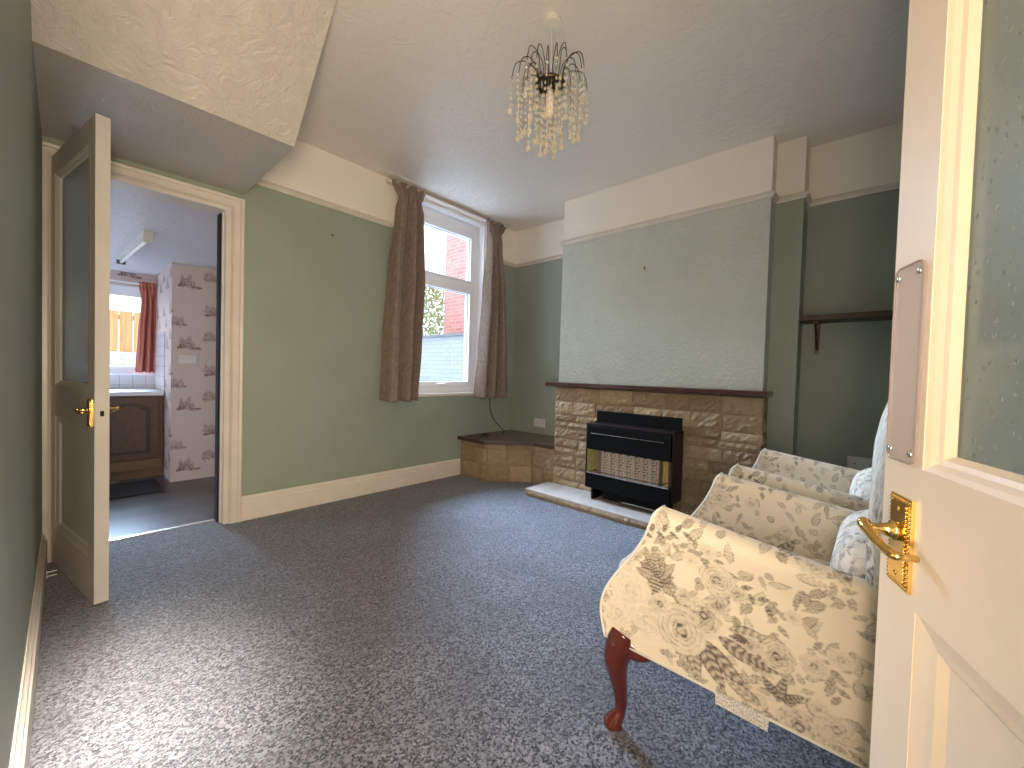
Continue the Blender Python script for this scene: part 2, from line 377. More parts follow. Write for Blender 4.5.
# boxed-in underside of the stairs over the kitchen door
xb = .752; zb = 2.083; yb = 2.168
yt = yb - (ZC - zb) * (2.172 - 1.73) / (2.53 - 2.083)
w = MB(); w.add([(XL, yb, zb), (xb, yb, zb), (xb, yt, ZC), (XL, yt, ZC), (XL, YW, zb), (xb, YW, zb), (xb, YW, ZC), (XL, YW, ZC)],
    [(0, 1, 2, 3), (1, 5, 6, 2), (4, 7, 6, 5), (0, 3, 7, 4), (3, 2, 6, 7)])
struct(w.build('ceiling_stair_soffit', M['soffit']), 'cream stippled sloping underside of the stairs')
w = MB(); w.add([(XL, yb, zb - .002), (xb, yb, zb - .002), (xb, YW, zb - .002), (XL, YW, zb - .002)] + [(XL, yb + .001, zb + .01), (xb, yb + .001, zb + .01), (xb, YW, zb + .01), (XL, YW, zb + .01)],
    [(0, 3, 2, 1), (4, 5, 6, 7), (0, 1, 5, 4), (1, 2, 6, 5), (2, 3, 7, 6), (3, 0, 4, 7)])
struct(w.build('ceiling_stair_underside', M['underside']), 'flat cream underside of the stair box over the kitchen door, colour toned down for shade')

# picture rail, skirting: profile swept along a path on the room side (left normal given)
def sweep(name, path, prof, mat, label=None, cap=True):
    # path of xy points walked with the wall on the left; prof: (out, z) points
    P = [Vector(p) for p in path]; n = len(P); mb = MB(); k = len(prof); vs = []
    for i, p in enumerate(P):
        d0 = (P[i] - P[i - 1]).normalized() if i else (P[1] - P[0]).normalized()
        d1 = (P[i + 1] - P[i]).normalized() if i < n - 1 else d0
        n0 = Vector((d0.y, -d0.x)); n1 = Vector((d1.y, -d1.x)); nn = (n0 + n1); nn = nn / max(1e-6, nn.dot(n0))
        for o, z in prof: vs.append((p.x + nn.x * o, p.y + nn.y * o, z))
    fs = [(i * k + j, (i + 1) * k + j, (i + 1) * k + (j + 1) % k, i * k + (j + 1) % k) for i in range(n - 1) for j in range(k)]
    fs += [tuple(range(k)), tuple(range((n - 1) * k, n * k))[::-1]]
    mb.add(vs, fs); return struct(mb.build(name, mat), label)
rail = [(0, 2.173), (.012, 2.173), (.016, 2.185), (.026, 2.192), (.026, 2.200), (.016, 2.206), (.010, 2.214), (0, 2.216)]
sweep('trim_1', [(xb, YW), (1.80, YW)], rail, M['trimwhite'], 'cream picture rail left of the window')
sweep('trim_2', [(2.90, YW), (XA, YW), (XA, YC1), (XC, YC1), (XC, YC0), (XP, YC0), (XP, YP), (XA, YP), (XA, YB)], rail, M['trimwhite'], 'cream picture rail around the chimney side')
sk = [(0, 0), (.018, 0), (.018, .118), (.013, .124), (.013, .140), (.006, .150), (.004, .157), (0, .157)]
sweep('baseboard_window_side', [(.757, YW), (2.60, YW)], sk, M['skirting'], 'cream skirting board under the window wall')
sweep('baseboard_left', [(XL, .66), (XL, 2.99)], sk, M['trimwhite'], 'skirting board along the left wall')
sweep('baseboard_alcove', [(XP, YC0), (XP, YP), (XA, YP), (XA, YB)], sk, M['trimwhite'], 'skirting board in the right alcove')

# ---------------------------------------------------------------- kitchen doorway trim
ar = MB()
def arch_box(x0, x1, z0, z1):
    ar.box(x0, x1, YW - .022, YW, z0, z1)
aprof = [(0, .012), (.008, .022), (.016, .018), (.044, .018), (.050, .028), (.062, .030), (.067, .026), (.067, 0)]
pathA = [(.690, 0), (.690, 1.980), (-.045, 1.980), (-.045, 0)]; offs = [(1, 0), (1, 1), (-1, 1), (-1, 0)]
vsA = []
for (px_, pz_), (ox, oz) in zip(pathA, offs):
    for a_, h_ in [(0, 0)] + aprof: vsA.append((max(px_ + ox * a_, XL + .001), YW - h_, pz_ + oz * a_))
nA = len(aprof) + 1
ar.add(vsA, [(i_ * nA + k_, (i_ + 1) * nA + k_, (i_ + 1) * nA + (k_ + 1) % nA, i_ * nA + (k_ + 1) % nA) for i_ in range(3) for k_ in range(nA)])
struct(ar.build('trim_3', M['trimwhite']), 'cream architrave around the kitchen doorway')
jb = MB(); jb.box(.664, .69, YW - .004, 3.155, 0, 1.985); jb.box(-.05, .664, YW - .004, 3.155, 1.958, 1.985); jb.box(-.05, -.03, YW - .004, 3.155, 0, 1.985)
jb.box(.655, .670, 3.065, 3.085, 0, 1.965)
struct(jb.build('trim_4', M['trimwhite']), 'door lining of the kitchen doorway')
struct(box('trim_5', M['black'], .645, .668, 3.086, 3.150, 0, 1.95), 'black gap strip on the kitchen doorway jamb')
struct(box('trim_6', M['trimmetal'], -.03, .655, 3.135, 3.158, -.01, .006), 'bright metal threshold strip of the kitchen doorway')

# ---------------------------------------------------------------- panelled doors
def door(name, loc, rz, W, glassmat, label, glass_z=(.905, 1.87), panel_z=(.19, .735), st=.09, plate_z=.805, T=.044, finger=False, paint='white'):
    d = empty(name, loc, rz); struct(d, label)
    H = 1.985; z0 = .008
    f = MB(); f.box(0, st, 0, T, z0, H); f.box(W - st, W, 0, T, z0, H)
    f.box(st, W - st, 0, T, z0, panel_z[0]); f.box(st, W - st, 0, T, panel_z[1], glass_z[0]); f.box(st, W - st, 0, T, glass_z[1], H)
    f.build('stile_and_rail', M[paint], d)
    MB().box(st - .002, W - st + .002, T / 2 - .007, T / 2 + .007, panel_z[0] - .002, panel_z[1] + .002).build('lower_panel', M[paint], d)
    # sloped mouldings round both openings, both faces
    def mould(zz, w_, dp):
        mb = MB(); x0, x1 = st, W - st; za, zb_ = zz
        for side in (0, 1):
            yo = T if side else 0; yi = T / 2 + (.003 if side else -.003) ; sgn = -1 if side else 1
            prof = [(0, yo + sgn * .001), (w_ * .25, yo + sgn * .004), (w_ * .5, yo + sgn * dp * .45), (w_ * .75, yo + sgn * dp * .55), (w_, yo + sgn * dp)]
            rects = [((x0 + a, za + a), (x1 - a, za + a), (x1 - a, zb_ - a), (x0 + a, zb_ - a), y) for a, y in prof]
            vs = []
            for r in rects: vs += [(r[k][0], r[4], r[k][1]) for k in range(4)]
            fs = [(i * 4 + k, i * 4 + (k + 1) % 4, (i + 1) * 4 + (k + 1) % 4, (i + 1) * 4 + k) for i in range(4) for k in range(4)]
            mb.add(vs, fs)
        return mb
    mould(panel_z, .038, T / 2 - .007).build('panel_moulding', M[paint], d)
    mould(glass_z, .021, T / 2 - .003).build('glazing_bead', M[paint], d)
    MB().box(st + .001, W - st - .001, T / 2 - .003, T / 2 + .003, glass_z[0] + .001, glass_z[1] - .001).build('glass_pane', glassmat, d)
    # brass lever sets on both faces
    px = W - .055
    for side in (1, -1):
        y0 = T if side == 1 else 0
        Y = lambda v: y0 + side * v
        p = MB(); p.box(px - .024, px + .024, Y(0), Y(.004), plate_z - .056, plate_z + .056); p.box(px - .017, px + .017, Y(.004), Y(.0065), plate_z - .048, plate_z + .048)
        for k in range(22):
            z = plate_z - .052 + k * .00495
            for sx in (-1, 1): p.ball((px + sx * .0205, Y(.004), z), .0023, seg=6, rings=4)
        for k in range(9):
            for sz in (-1, 1): p.ball((px - .018 + k * .0045, Y(.004), plate_z + sz * .052), .0023, seg=6, rings=4)
        for sz in (-.04, .04): p.ball((px, Y(.006), plate_z + sz), .004, .002, .004, 8, 4)
        pl = p.build('lock_plate', M['brass'], d)
        h = MB(); zc = plate_z + .012
        h.tube([(px, Y(.005), zc), (px, Y(.012), zc), (px, Y(.014), zc), (px, Y(.018), zc), (px, Y(.022), zc), (px, Y(.034), zc), (px, Y(.038), zc)], [.0115, .0125, .009, .008, .0065, .006, .006], 14)
        h.tube([(p_.x, Y(p_.y), zc + p_.z) for p_ in catmull([(px + .006, .038, .003), (px - .008, .038, -.001), (px - .022, .036, -.007), (px - .040, .032, -.013), (px - .050, .028, -.015), (px - .052, .018, -.015), (px - .050, .008, -.015)], 4)],
               [.0035] + [.0068] * 3 + [.006] * 6 + [.0052] * 7 + [.0048] * 4 + [.0045] * 3 + [.004], 10)
        h.ball((px + .004, Y(.038), zc + .003), .0078, .0078, .0078, 12, 8)
        h.build('lever_handle', M['brass'], pl, smooth=True)
    if not finger:
        MB().box(W - .0005, W + .0008, T / 2 - .006, T / 2 + .006, plate_z - .012, plate_z + .010).build('latch_hole', M['black'], d)
    if finger:
        fx0, fx1, fz0, fz1 = W - .079, W - .013, .905, 1.150
        pts = []
        for (cx, cz, a0) in ((fx1 - .03, fz0 + .02, -90), (fx1 - .012, fz1 - .03, 0), (fx0 + .03, fz1 - .014, 90), (fx0 + .012, fz0 + .03, 180)):
            pass
        rr = .012
        for (cx, cz, a0) in ((fx1 - rr, fz0 + rr, -90), (fx1 - rr, fz1 - rr, 0), (fx0 + rr, fz1 - rr, 90), (fx0 + rr, fz0 + rr, 180)):
            for k in range(6):
                t = math.radians(a0 + 18 * k); pts.append((cx + rr * math.cos(t), cz + rr * math.sin(t)))
        n = len(pts)
        mb = MB(); mb.add([(x, T + .001, z) for x, z in pts] + [(x, T + .004, z) for x, z in pts], [tuple(range(n)), tuple(range(n, 2 * n))[::-1]] + [(i, n + i, n + (i + 1) % n, (i + 1) % n) for i in range(n)])
        fp = mb.build('finger_plate', M['acrylic'], d); tag(fp, 'clear plastic finger plate with rounded corners')
        rim = MB(); rim.tube([(x, T + .004, z) for x, z in pts + pts[:1]], .0013, 6, False); rim.build('plate_rim', simple('smoked_plate_edge', (.30, .24, .22), .2), fp)
        for x, z in ((fx0 + .009, fz0 + .012), (fx0 + .009, fz1 - .012), (fx1 - .009, fz0 + .012), (fx1 - .009, fz1 - .012)):
            MB().ball((x, T + .0045, z), .0045, .0025, .0045, 10, 6).build('screw_cap', M['chrome'], fp, smooth=True)
    return d
a = math.atan2(-.983, .184)
door('door_1', (-.050, 3.015, 0), math.atan2(2.336 - 3.015, .078 + .050), .691, M['weaveglass'], 'white half-glazed door standing open against the left wall', (.885, 1.885), (.185, .735), .085, .79, paint='doorwhite')
T = .044; rz = math.atan2(.34943, .93696); W2 = .80
ld_ = Vector((.752, -.011)) - Vector((.93696, .34943)) * W2 - Vector((-.34943, .93696)) * T
door('door_2', (ld_.x, ld_.y, 0), rz, W2, M['starglass'], 'white half-glazed door in the right foreground with star-patterned glass', (.902, 1.87), (.19, .735), .088, .806, T, True)
hg = MB(); hg.box(-.03, .03, -.30, -.296, 0, 2.0)

# ---------------------------------------------------------------- living-room window
wn = empty('window_1', (0, 0, 0)); struct(wn, 'white framed window with fixed upper light and opening lower pane')
x0, x1, z0, z1 = 1.88, 2.87, .80, 2.50
rv = MB(); rv.box(x0, x0 + .012, YW + .002, 3.11, z0, z1); rv.box(x1 - .012, x1, YW + .002, 3.11, z0, z1); rv.box(x0, x1, YW + .002, 3.11, z1 - .012, z1)
rv.build('window_reveal', M['upvc'], wn)
f = MB(); Y0, Y1 = 3.10, 3.165
f.box(x0, x0 + .07, Y0, Y1, z0, z1); f.box(x1 - .07, x1, Y0, Y1, z0, z1); f.box(x0 + .07, x1 - .07, Y0, Y1, z1 - .09, z1); f.box(x0 + .07, x1 - .07, Y0, Y1, z0, z0 + .055)
f.box(x0 + .07, x1 - .07, Y0, Y1, 1.845, 1.905)
f.build('window_frame', M['upvc'], wn, bevel=.006)
f = MB()
sa, sb, ta, tb = x0 + .07, x1 - .07, z0 + .055, 1.845
Ys = 3.088
f.box(sa, sa + .06, Ys, Y1, ta, tb); f.box(sb - .06, sb, Ys, Y1, ta, tb); f.box(sa + .06, sb - .06, Ys, Y1, tb - .055, tb); f.box(sa + .06, sb - .06, Ys, Y1, ta, ta + .055)
sash = f.build('window_sash', M['upvc'], wn, bevel=.008)
hd = MB(); hd.box(2.33, 2.44, Ys - .014, Ys, ta + .016, ta + .038); hd.box(2.35, 2.37, Ys - .026, Ys - .014, ta + .018, ta + .036); hd.box(2.36, 2.45, Ys - .032, Ys - .022, ta + .020, ta + .034)
hd.build('window_handle', M['upvc'], sash, bevel=.003)
f = MB(); ua, ub = x0 + .07, x1 - .07
f.box(ua, ua + .055, 3.095, Y1, 1.905, z1 - .09); f.box(ub - .055, ub, 3.095, Y1, 1.905, z1 - .09); f.box(ua + .055, ub - .055, 3.095, Y1, z1 - .155, z1 - .09); f.box(ua + .055, ub - .055, 3.095, Y1, 1.905, 1.925)
f.build('glazing_bead', M['upvc'], wn, bevel=.006)
g = M['black']
MB().box(sa + .055, sb - .055, 3.126, 3.132, ta + .05, tb - .05).build('glass_pane', M['glass'], wn)
MB().box(ua + .05, ub - .05, 3.126, 3.132, 1.92, z1 - .15).build('glass_pane', M['glass'], wn)
gk = MB()
for (xa, xb_, za, zb_) in ((sa + .06, sb - .06, ta + .055, tb - .055), (ua + .055, ub - .055, 1.925, z1 - .155)):
    gk.box(xb_ - .004, xb_, 3.118, 3.124, za, zb_); gk.box(xa, xa + .004, 3.118, 3.124, za, zb_); gk.box(xa, xb_, 3.118, 3.124, zb_ - .004, zb_); gk.box(xa, xb_, 3.118, 3.124, za, za + .004)
gk.build('glazing_gasket', M['black'], wn)
MB().box(1.77, 2.90, YW - .028, 3.10, .772, .802).build('window_sill', M['trimwhite'], wn, bevel=.006)
cs = MB(); cs.box(1.82, 1.88, YW - .016, YW, .80, 2.53); cs.box(2.87, 2.90, YW - .016, YW, .80, 2.53); cs.box(1.82, 2.90, YW - .016, YW, 2.50, 2.53)
cs.build('window_casing', M['trimwhite'], wn, bevel=.004)

tr = MB(); tr.box(1.74, 3.08, YW - .050, YW - .001, 2.515, 2.545)
tag(tr.build('curtain_rail', M['trimwhite'], bevel=.004), 'cream curtain rail fixed over the window just below the ceiling', 'curtain rail')
cr = bpy.data.objects['curtain_rail']
MB().tube([(1.74, YW - .062, 2.520), (3.08, YW - .062, 2.520)], .007, 8).build('track', M['upvc'], cr)

def curtain(name, keys, folds, phase, yc, mat, z_top, z_bot, label, cat, amp=.030, group=None, head=.10, NU=150, NV=90, lead=None):
    """keys: (z, x0, x1)"""
    ks = sorted(keys)
    def xs(z):
        for i in range(len(ks) - 1):
            if z <= ks[i + 1][0] or i == len(ks) - 2:
                a_, b_ = ks[i], ks[i + 1]; t = (z - a_[0]) / (b_[0] - a_[0]); t = max(0, min(1, t)); t = t * t * (3 - 2 * t) if lead is None else t
                return a_[1] + (b_[1] - a_[1]) * t, a_[2] + (b_[2] - a_[2]) * t
    rnd = random.Random(hash(label) % 1000 if False else int(phase * 100)); ph = [rnd.uniform(-.5, .5) for _ in range(8)]
    def fn(u, v):
        z = z_bot + (z_top - z_bot) * v; xa, xb_ = xs(z)
        hfac = max(0, min(1, (z - (z_top - head * 1.8)) / (head * 1.3)))
        uu = u + .018 * math.sin(u * 9 + ph[0] * 6) * (1 - hfac)
        main = math.sin(2 * PI * folds * uu + phase + .35 * math.sin(3 * v + ph[1]))
        main = math.copysign(abs(main) ** .75, main)
        tight = math.sin(2 * PI * folds * 3 * u + phase)
        sm = .35 + .65 * min(1, (z_top - z) / .8)
        y = yc + amp * 1.35 * sm * main * (1 - hfac * .6) + .010 * tight * hfac + .010 * math.sin(2 * PI * folds * 2.3 * u + ph[2]) * (1 - hfac)
        if z > z_top - .03: y -= .012 * (z - z_top + .03) / .03
        x = xa + (xb_ - xa) * u + .007 * math.cos(2 * PI * folds * uu + phase)
        return (x, y, z + (.010 * math.sin(2 * PI * folds * 1.5 * u + 1) if v > .99 else 0) + (.006 * main if v < .02 else 0))
    o = MB().grid(fn, NU, NV).build(name, mat, smooth=True)
    md = o.modifiers.new('t', 'SOLIDIFY'); md.thickness = .004; md.offset = 0
    return tag(o, label, cat, group)
curtain('curtain', [(.755, 1.705, 2.005), (1.2, 1.715, 2.025), (1.8, 1.745, 2.040), (2.30, 1.795, 2.030), (2.41, 1.812, 2.018), (2.46, 1.775, 2.045), (2.51, 1.738, 2.062)], 2.4, 1.2, 2.922, M['curtain'], 2.512, .752,
        'brown woven curtain hanging left of the living-room window', 'curtain', .046)
curtain('curtain', [(.755, 2.715, 3.105), (1.2, 2.748, 3.085), (1.8, 2.788, 3.045), (2.30, 2.828, 2.985), (2.40, 2.830, 2.975), (2.46, 2.805, 3.02), (2.51, 2.785, 3.045)], 2.5, 2.6, 2.922, M['curtain'], 2.512, .752,
        'brown woven curtain hanging right of the window, next to the corner', 'curtain', .046)

# ---------------------------------------------------------------- outside
gr = box('ground', M['concrete'], -6, 14, 6.45, 22, -.4, -.3); gr['kind'] = 'structure'
gr = box('ground_yard', M['concrete'], 2.1, 14, 3.3, 6.45, -.4, -.3); gr['kind'] = 'structure'
gw = empty('garden_wall', (4.6, 7, -.3)); tag(gw, 'white painted brick garden wall with dark coping seen through the window', 'wall')
MB().box(-.05, .15, -3.4, 4.5, 0, 1.93).build('wall_face', M['whitebrick'], gw); MB().box(-.09, .19, -3.4, 4.5, 1.93, 1.975).build('coping', M['cap'], gw)
bo = empty('brick_house', (5.6, 7.0, -.3)); tag(bo, 'red brick neighbouring house beyond the garden wall', 'house')
MB().box(0, 4, -6, .15, 0, 6.6).build('brick_wall', M['brick'], bo)
MB().add([(-.2, -6, 6.6), (-.2, .3, 6.6), (4.2, .3, 6.6), (4.2, -6, 6.6), (2, -6, 8), (2, .3, 8)], [(0, 1, 5, 4), (2, 3, 4, 5), (0, 4, 3), (1, 2, 5), (0, 3, 2, 1)]).build('roof', M['cap'], bo)
sh = empty('shrub', (6.0, 8.9, -.3)); tag(sh, 'sunlit green shrub above the white garden wall', 'shrub')
lm = MB(); rn = random.Random(3)
for i in range(9000):
    th = rn.uniform(0, 2 * PI); rr = 1.5 * rn.random() ** .5; ph_ = rn.uniform(0, 1)
    zz = .7 + 3.1 * ph_; rr *= math.sqrt(max(.05, 1 - ((ph_ - .40) / .64) ** 2))
    c_ = Vector((rr * math.cos(th), rr * math.sin(th), zz)); d1 = Vector((rn.gauss(0, 1), rn.gauss(0, 1), rn.gauss(0, 1))).normalized(); d2 = d1.cross(Vector((rn.gauss(0, 1), rn.gauss(0, 1), rn.gauss(0, 1)))).normalized()
    s_ = .055; lm.add([c_ - d1 * s_, c_ + d2 * s_ * .5, c_ + d1 * s_, c_ - d2 * s_ * .5], [(0, 1, 2, 3)])
lm.build('foliage', M['leaf'], sh); MB().tube([(0, 0, 0), (.05, 0, .8), (0, .05, 1.6)], [.06, .05, .03]).build('trunk', M['branch'], sh)

# kitchen yard
yf = empty('timber_fence', (0, 8.5, -.3)); tag(yf, 'orange timber board fence seen through the kitchen window', 'fence')
fb = MB()
for k in range(22): fb.box(-1.7 + k * .16, -1.55 + k * .16, -.012 * (k % 2), .02, 1.45, 2.08)
fb.build('boards', M['fence'], yf); MB().box(-1.7, 1.8, .02, .06, 1.95, 2.02).build('top_rail', M['fence'], yf)
wl = MB(); wl.box(-1.7, 1.8, 8.45, 8.60, -.3, 1.16); tag(wl.build('yard_wall', M['whiteboard']), 'white painted low wall under the timber fence', 'wall')

# ---------------------------------------------------------------- patterns (drawn in memory, stored on vertices)
def leaf_shape(cv, cx, cy, ang, L, Wd, dark, S, veins=6, outline=.5):
    H, Wn = cv.shape; r = int(L * S) + 3; ix, iy = int(cx * S), int(cy * S)
    yy, xx = np.mgrid[iy - r:iy + r, ix - r:ix + r]
    dx = xx / S - cx; dy = yy / S - cy; ca, sa = math.cos(ang), math.sin(ang)
    u = (dx * ca + dy * sa) / L; v = (-dx * sa + dy * ca) / Wd
    prof = np.sin(np.clip(u, 0, 1) ** .75 * PI) * .5
    msk = (u > 0) & (u < 1) & (np.abs(v) < prof)
    e = np.abs(v) / (prof + 1e-6)
    val = dark * (.55 + .35 * np.cos((u * veins - np.abs(v) * 1.2) * 2 * PI) * (e < .9)) + outline * (e > .84) + .45 * dark * (np.abs(v) < .03) + .25 * (1 - u) * dark
    xm, ym = xx[msk] % Wn, yy[msk] % H; cv[ym, xm] = np.clip(val[msk], 0, 1)
def petal(cv, cx, cy, ang, r0, L, Wd, tone, S):
    H, Wn = cv.shape; px_, py_ = cx + math.cos(ang) * r0, cy + math.sin(ang) * r0
    r = int(max(L, Wd) * S) + 3; ix, iy = int(px_ * S), int(py_ * S)
    yy, xx = np.mgrid[iy - r:iy + r, ix - r:ix + r]
    dx = xx / S - px_; dy = yy / S - py_; ca, sa = math.cos(ang), math.sin(ang)
    u = (dx * ca + dy * sa) / L; v = (-dx * sa + dy * ca) / Wd
    q = u * u + v * v + .25 * np.sin(v * 7) * .18
    msk = q < 1
    val = tone * (.10 + .55 * np.clip(.15 - u, 0, 1)) + .75 * tone * np.clip((q - .70) / .30, 0, 1) ** 1.3 * (.55 + .45 * np.sin(v * 3 + cx * 90)) + .16 * tone * (np.sin(v * 11 + u * 3) > .55) * (u < .3)
    xm, ym = xx[msk] % Wn, yy[msk] % H; cv[ym, xm] = np.clip(val[msk], 0, 1)
def peony(cv, cx, cy, R, tone, S, rnd, core=.9):
    layers = [(1.0, 9, .36, .40), (.80, 8, .34, .36), (.58, 7, .30, .31), (.38, 5, .25, .26), (.20, 4, .20, .20), (.08, 2, .15, .14)]
    for k, (rr, n, L, Wd) in enumerate(layers):
        off = rnd.uniform(0, PI); t = tone * (.75 + core * k / 5)
        order = list(range(n)); rnd.shuffle(order)
        for j in order:
            petal(cv, cx, cy, off + 2 * PI * j / n + rnd.uniform(-.15, .15), R * (rr - .22 + rnd.uniform(-.05, .05)), R * L * 1.15, R * Wd * 1.25, min(1.5, t * rnd.uniform(.7, 1.3)), S)
def artichoke(cv, cx, cy, R, S, rnd, ang=1.2):
    for k in range(9):
        leaf_shape(cv, cx, cy, ang + (k - 4) * .42 , R * rnd.uniform(1.3, 2.1), R * .75, rnd.uniform(.35, .65), S, 9)
    for row in range(6):
        n = 4 - abs(row - 2) if row < 5 else 2
        for j in range(max(2, n)):
            petal(cv, cx + (j - (n - 1) / 2) * R * .28 * (1 - row * .05), cy - row * R * .24, -PI / 2, 0, R * .17, R * .17, 1.15, S)
S = 640.0; SZ = .80; NP = int(S * SZ)
cv = np.zeros((NP, NP)); rd = random.Random(11)
def P_(x, y): return x % SZ, y % SZ
def bouquet(spec):
    for kind, x, y, *r in spec:
        if kind == 'leaf': leaf_shape(cv, x, y, math.radians(r[0]), r[1], r[2], r[3], S)
        elif kind == 'peony': peony(cv, x, y, r[0], r[1], S, rd, r[2] if len(r) > 2 else .9)
        elif kind == 'art': artichoke(cv, x, y, r[0], S, rd, r[1])
        elif kind == 'sprig':
            a0 = math.radians(r[0])
            for k in range(7):
                t = k * .018; leaf_shape(cv, x + math.cos(a0) * t, y + math.sin(a0) * t, a0 + (.8 if k % 2 else -.8), .028, .012, r[1], S, 3)
# canvas: u = distance from front edge going back, v = height above bottom rail of the outer panel
spec = []
for k in range(380):
    x, y = rd.uniform(0, SZ), rd.uniform(0, SZ); spec.append(('leaf', x, y, rd.uniform(0, 360), rd.uniform(.02, .06), rd.uniform(.010, .022), rd.uniform(.14, .45)))
for (x, y) in ((.03, .20), (.08, .12), (.14, .26), (.05, .30), (.20, .10), (.30, .30), (.42, .28), (.36, .05), (.47, .10), (.50, .23), (.62, .32), (.70, .12), (.75, .25), (.6, .06), (.25, .36), (.1, .42), (.45, .42), (.66, .46), (.2, .52), (.05, .6), (.38, .6), (.6, .62), (.72, .7), (.16, .7), (.48, .74)):
    spec.append(('sprig', x, y, rd.uniform(0, 360), rd.uniform(.25, .7)))
    spec.append(('peony', x + .03, y - .02, rd.uniform(.014, .022), .5))
spec += [('peony', .085, .16, .050, .42, .2), ('peony', .055, .085, .036, .40, .2), ('peony', .135, .10, .036, .42, .2), ('peony', .07, .235, .022, .8),
         ('art', .155, .215, .038, 1.3),
         ('leaf', .27, .115, -35, .13, .040, .5), ('leaf', .27, .11, -60, .12, .040, .55), ('leaf', .25, .10, -80, .10, .035, .45), ('leaf', .31, .14, -20, .10, .035, .5), ('leaf', .33, .17, 10, .09, .03, .4), ('leaf', .24, .17, 140, .07, .025, .4), ('leaf', .30, .20, 60, .06, .025, .5), ('leaf', .36, .13, -10, .08, .028, .55),
         ('peony', .225, .115, .052, .75, .8), ('peony', .17, .155, .024, .7), ('peony', .275, .175, .034, 1.0), ('peony', .305, .215, .022, 1.1), ('peony', .30, .275, .034, .95), ('peony', .345, .26, .018, 1.1), ('peony', .225, .20, .018, .8),
         ('peony', .375, .155, .018, 1.15), ('peony', .425, .155, .030, 1.1), ('leaf', .37, .16, 190, .04, .02, .9), ('peony', .49, .17, .022, .6),
         ('leaf', .43, .05, 80, .07, .022, .55), ('leaf', .43, .06, 130, .05, .02, .6), ('leaf', .44, .06, 40, .05, .02, .6), ('leaf', .40, .02, 160, .09, .03, .35), ('peony', .47, .015, .036, .9), ('peony', .53, .05, .03, .6),
         ('sprig', .12, .33, 20, .8), ('peony', .105, .345, .017, 1.0), ('sprig', .16, .335, -10, .5), ('peony', .24, .30, .018, .4),
         ('art', .60, .60, .042, 1.4), ('peony', .48, .54, .050, .8), ('peony', .56, .50, .034, 1.0), ('leaf', .50, .5, -70, .12, .04, .55), ('leaf', .46, .5, -110, .12, .04, .5), ('leaf', .66, .56, -10, .1, .035, .5),
         ('peony', .14, .56, .045, .7), ('peony', .20, .62, .028, 1.0), ('leaf', .10, .52, 230, .1, .03, .5), ('leaf', .18, .66, 60, .09, .03, .5), ('peony', .30, .66, .03, .6), ('peony', .68, .26, .045, .7), ('leaf', .70, .22, -60, .12, .04, .5), ('peony', .62, .20, .028, 1.0)]
bouquet(spec)
cv = np.clip(cv * 1.5, 0, 1)
cv = (cv * 2 + np.roll(cv, 1, 0) + np.roll(cv, -1, 0) + np.roll(cv, 1, 1) + np.roll(cv, -1, 1)) / 6
yy_, xx_ = np.mgrid[0:NP, 0:NP] / S; wash = np.zeros((NP, NP))
for wx, wy, wr, wa in ((.15, .14, .17, .16), (.28, .16, .15, .18), (.42, .08, .12, .14), (.58, .54, .16, .16), (.16, .60, .13, .15), (.68, .25, .12, .14)):
    dx_ = np.minimum(abs(xx_ - wx), SZ - abs(xx_ - wx)); dy_ = np.minimum(abs(yy_ - wy), SZ - abs(yy_ - wy)); wash += wa * np.exp(-(dx_ ** 2 + dy_ ** 2) / (wr * .6) ** 2) * (.6 + .4 * np.sin(xx_ * 90 + 3 * np.sin(yy_ * 70)) * np.sin(yy_ * 110))
cv = np.clip(cv + wash, 0, 1)
def sample(u, v):
    ix = (np.floor(np.asarray(u) * S).astype(int)) % NP; iy = (np.floor(np.asarray(v) * S).astype(int)) % NP
    return cv[iy, ix]

# ---------------------------------------------------------------- armchairs
def arm_keys():
    zf = [(.262, .553), (.33, .566), (.38, .560), (.43, .537), (.48, .505), (.53, .472), (.58, .445), (.62, .430), (.645, .423), (.662, .410)]
    return zf
def interp(tab, z):
    for i in range(len(tab) - 1):
        if z <= tab[i + 1][0]:
            t = (z - tab[i][0]) / (tab[i + 1][0] - tab[i][0]); return tab[i][1] + (tab[i + 1][1] - tab[i][1]) * max(0, t)
    return tab[-1][1]
zf_s = [(p.x, p.y) for p in catmull([(z, y, 0) for z, y in arm_keys()], 4)]
outer_s = [(.262, .300), (.34, .305), (.42, .303), (.50, .299), (.56, .300), (.60, .306), (.63, .308), (.648, .300), (.658, .286), (.662, .270)]
inner_s = [(.662, .270), (.657, .254), (.645, .243), (.62, .236), (.58, .236), (.50, .238), (.42, .240), (.34, .240), (.262, .240)]
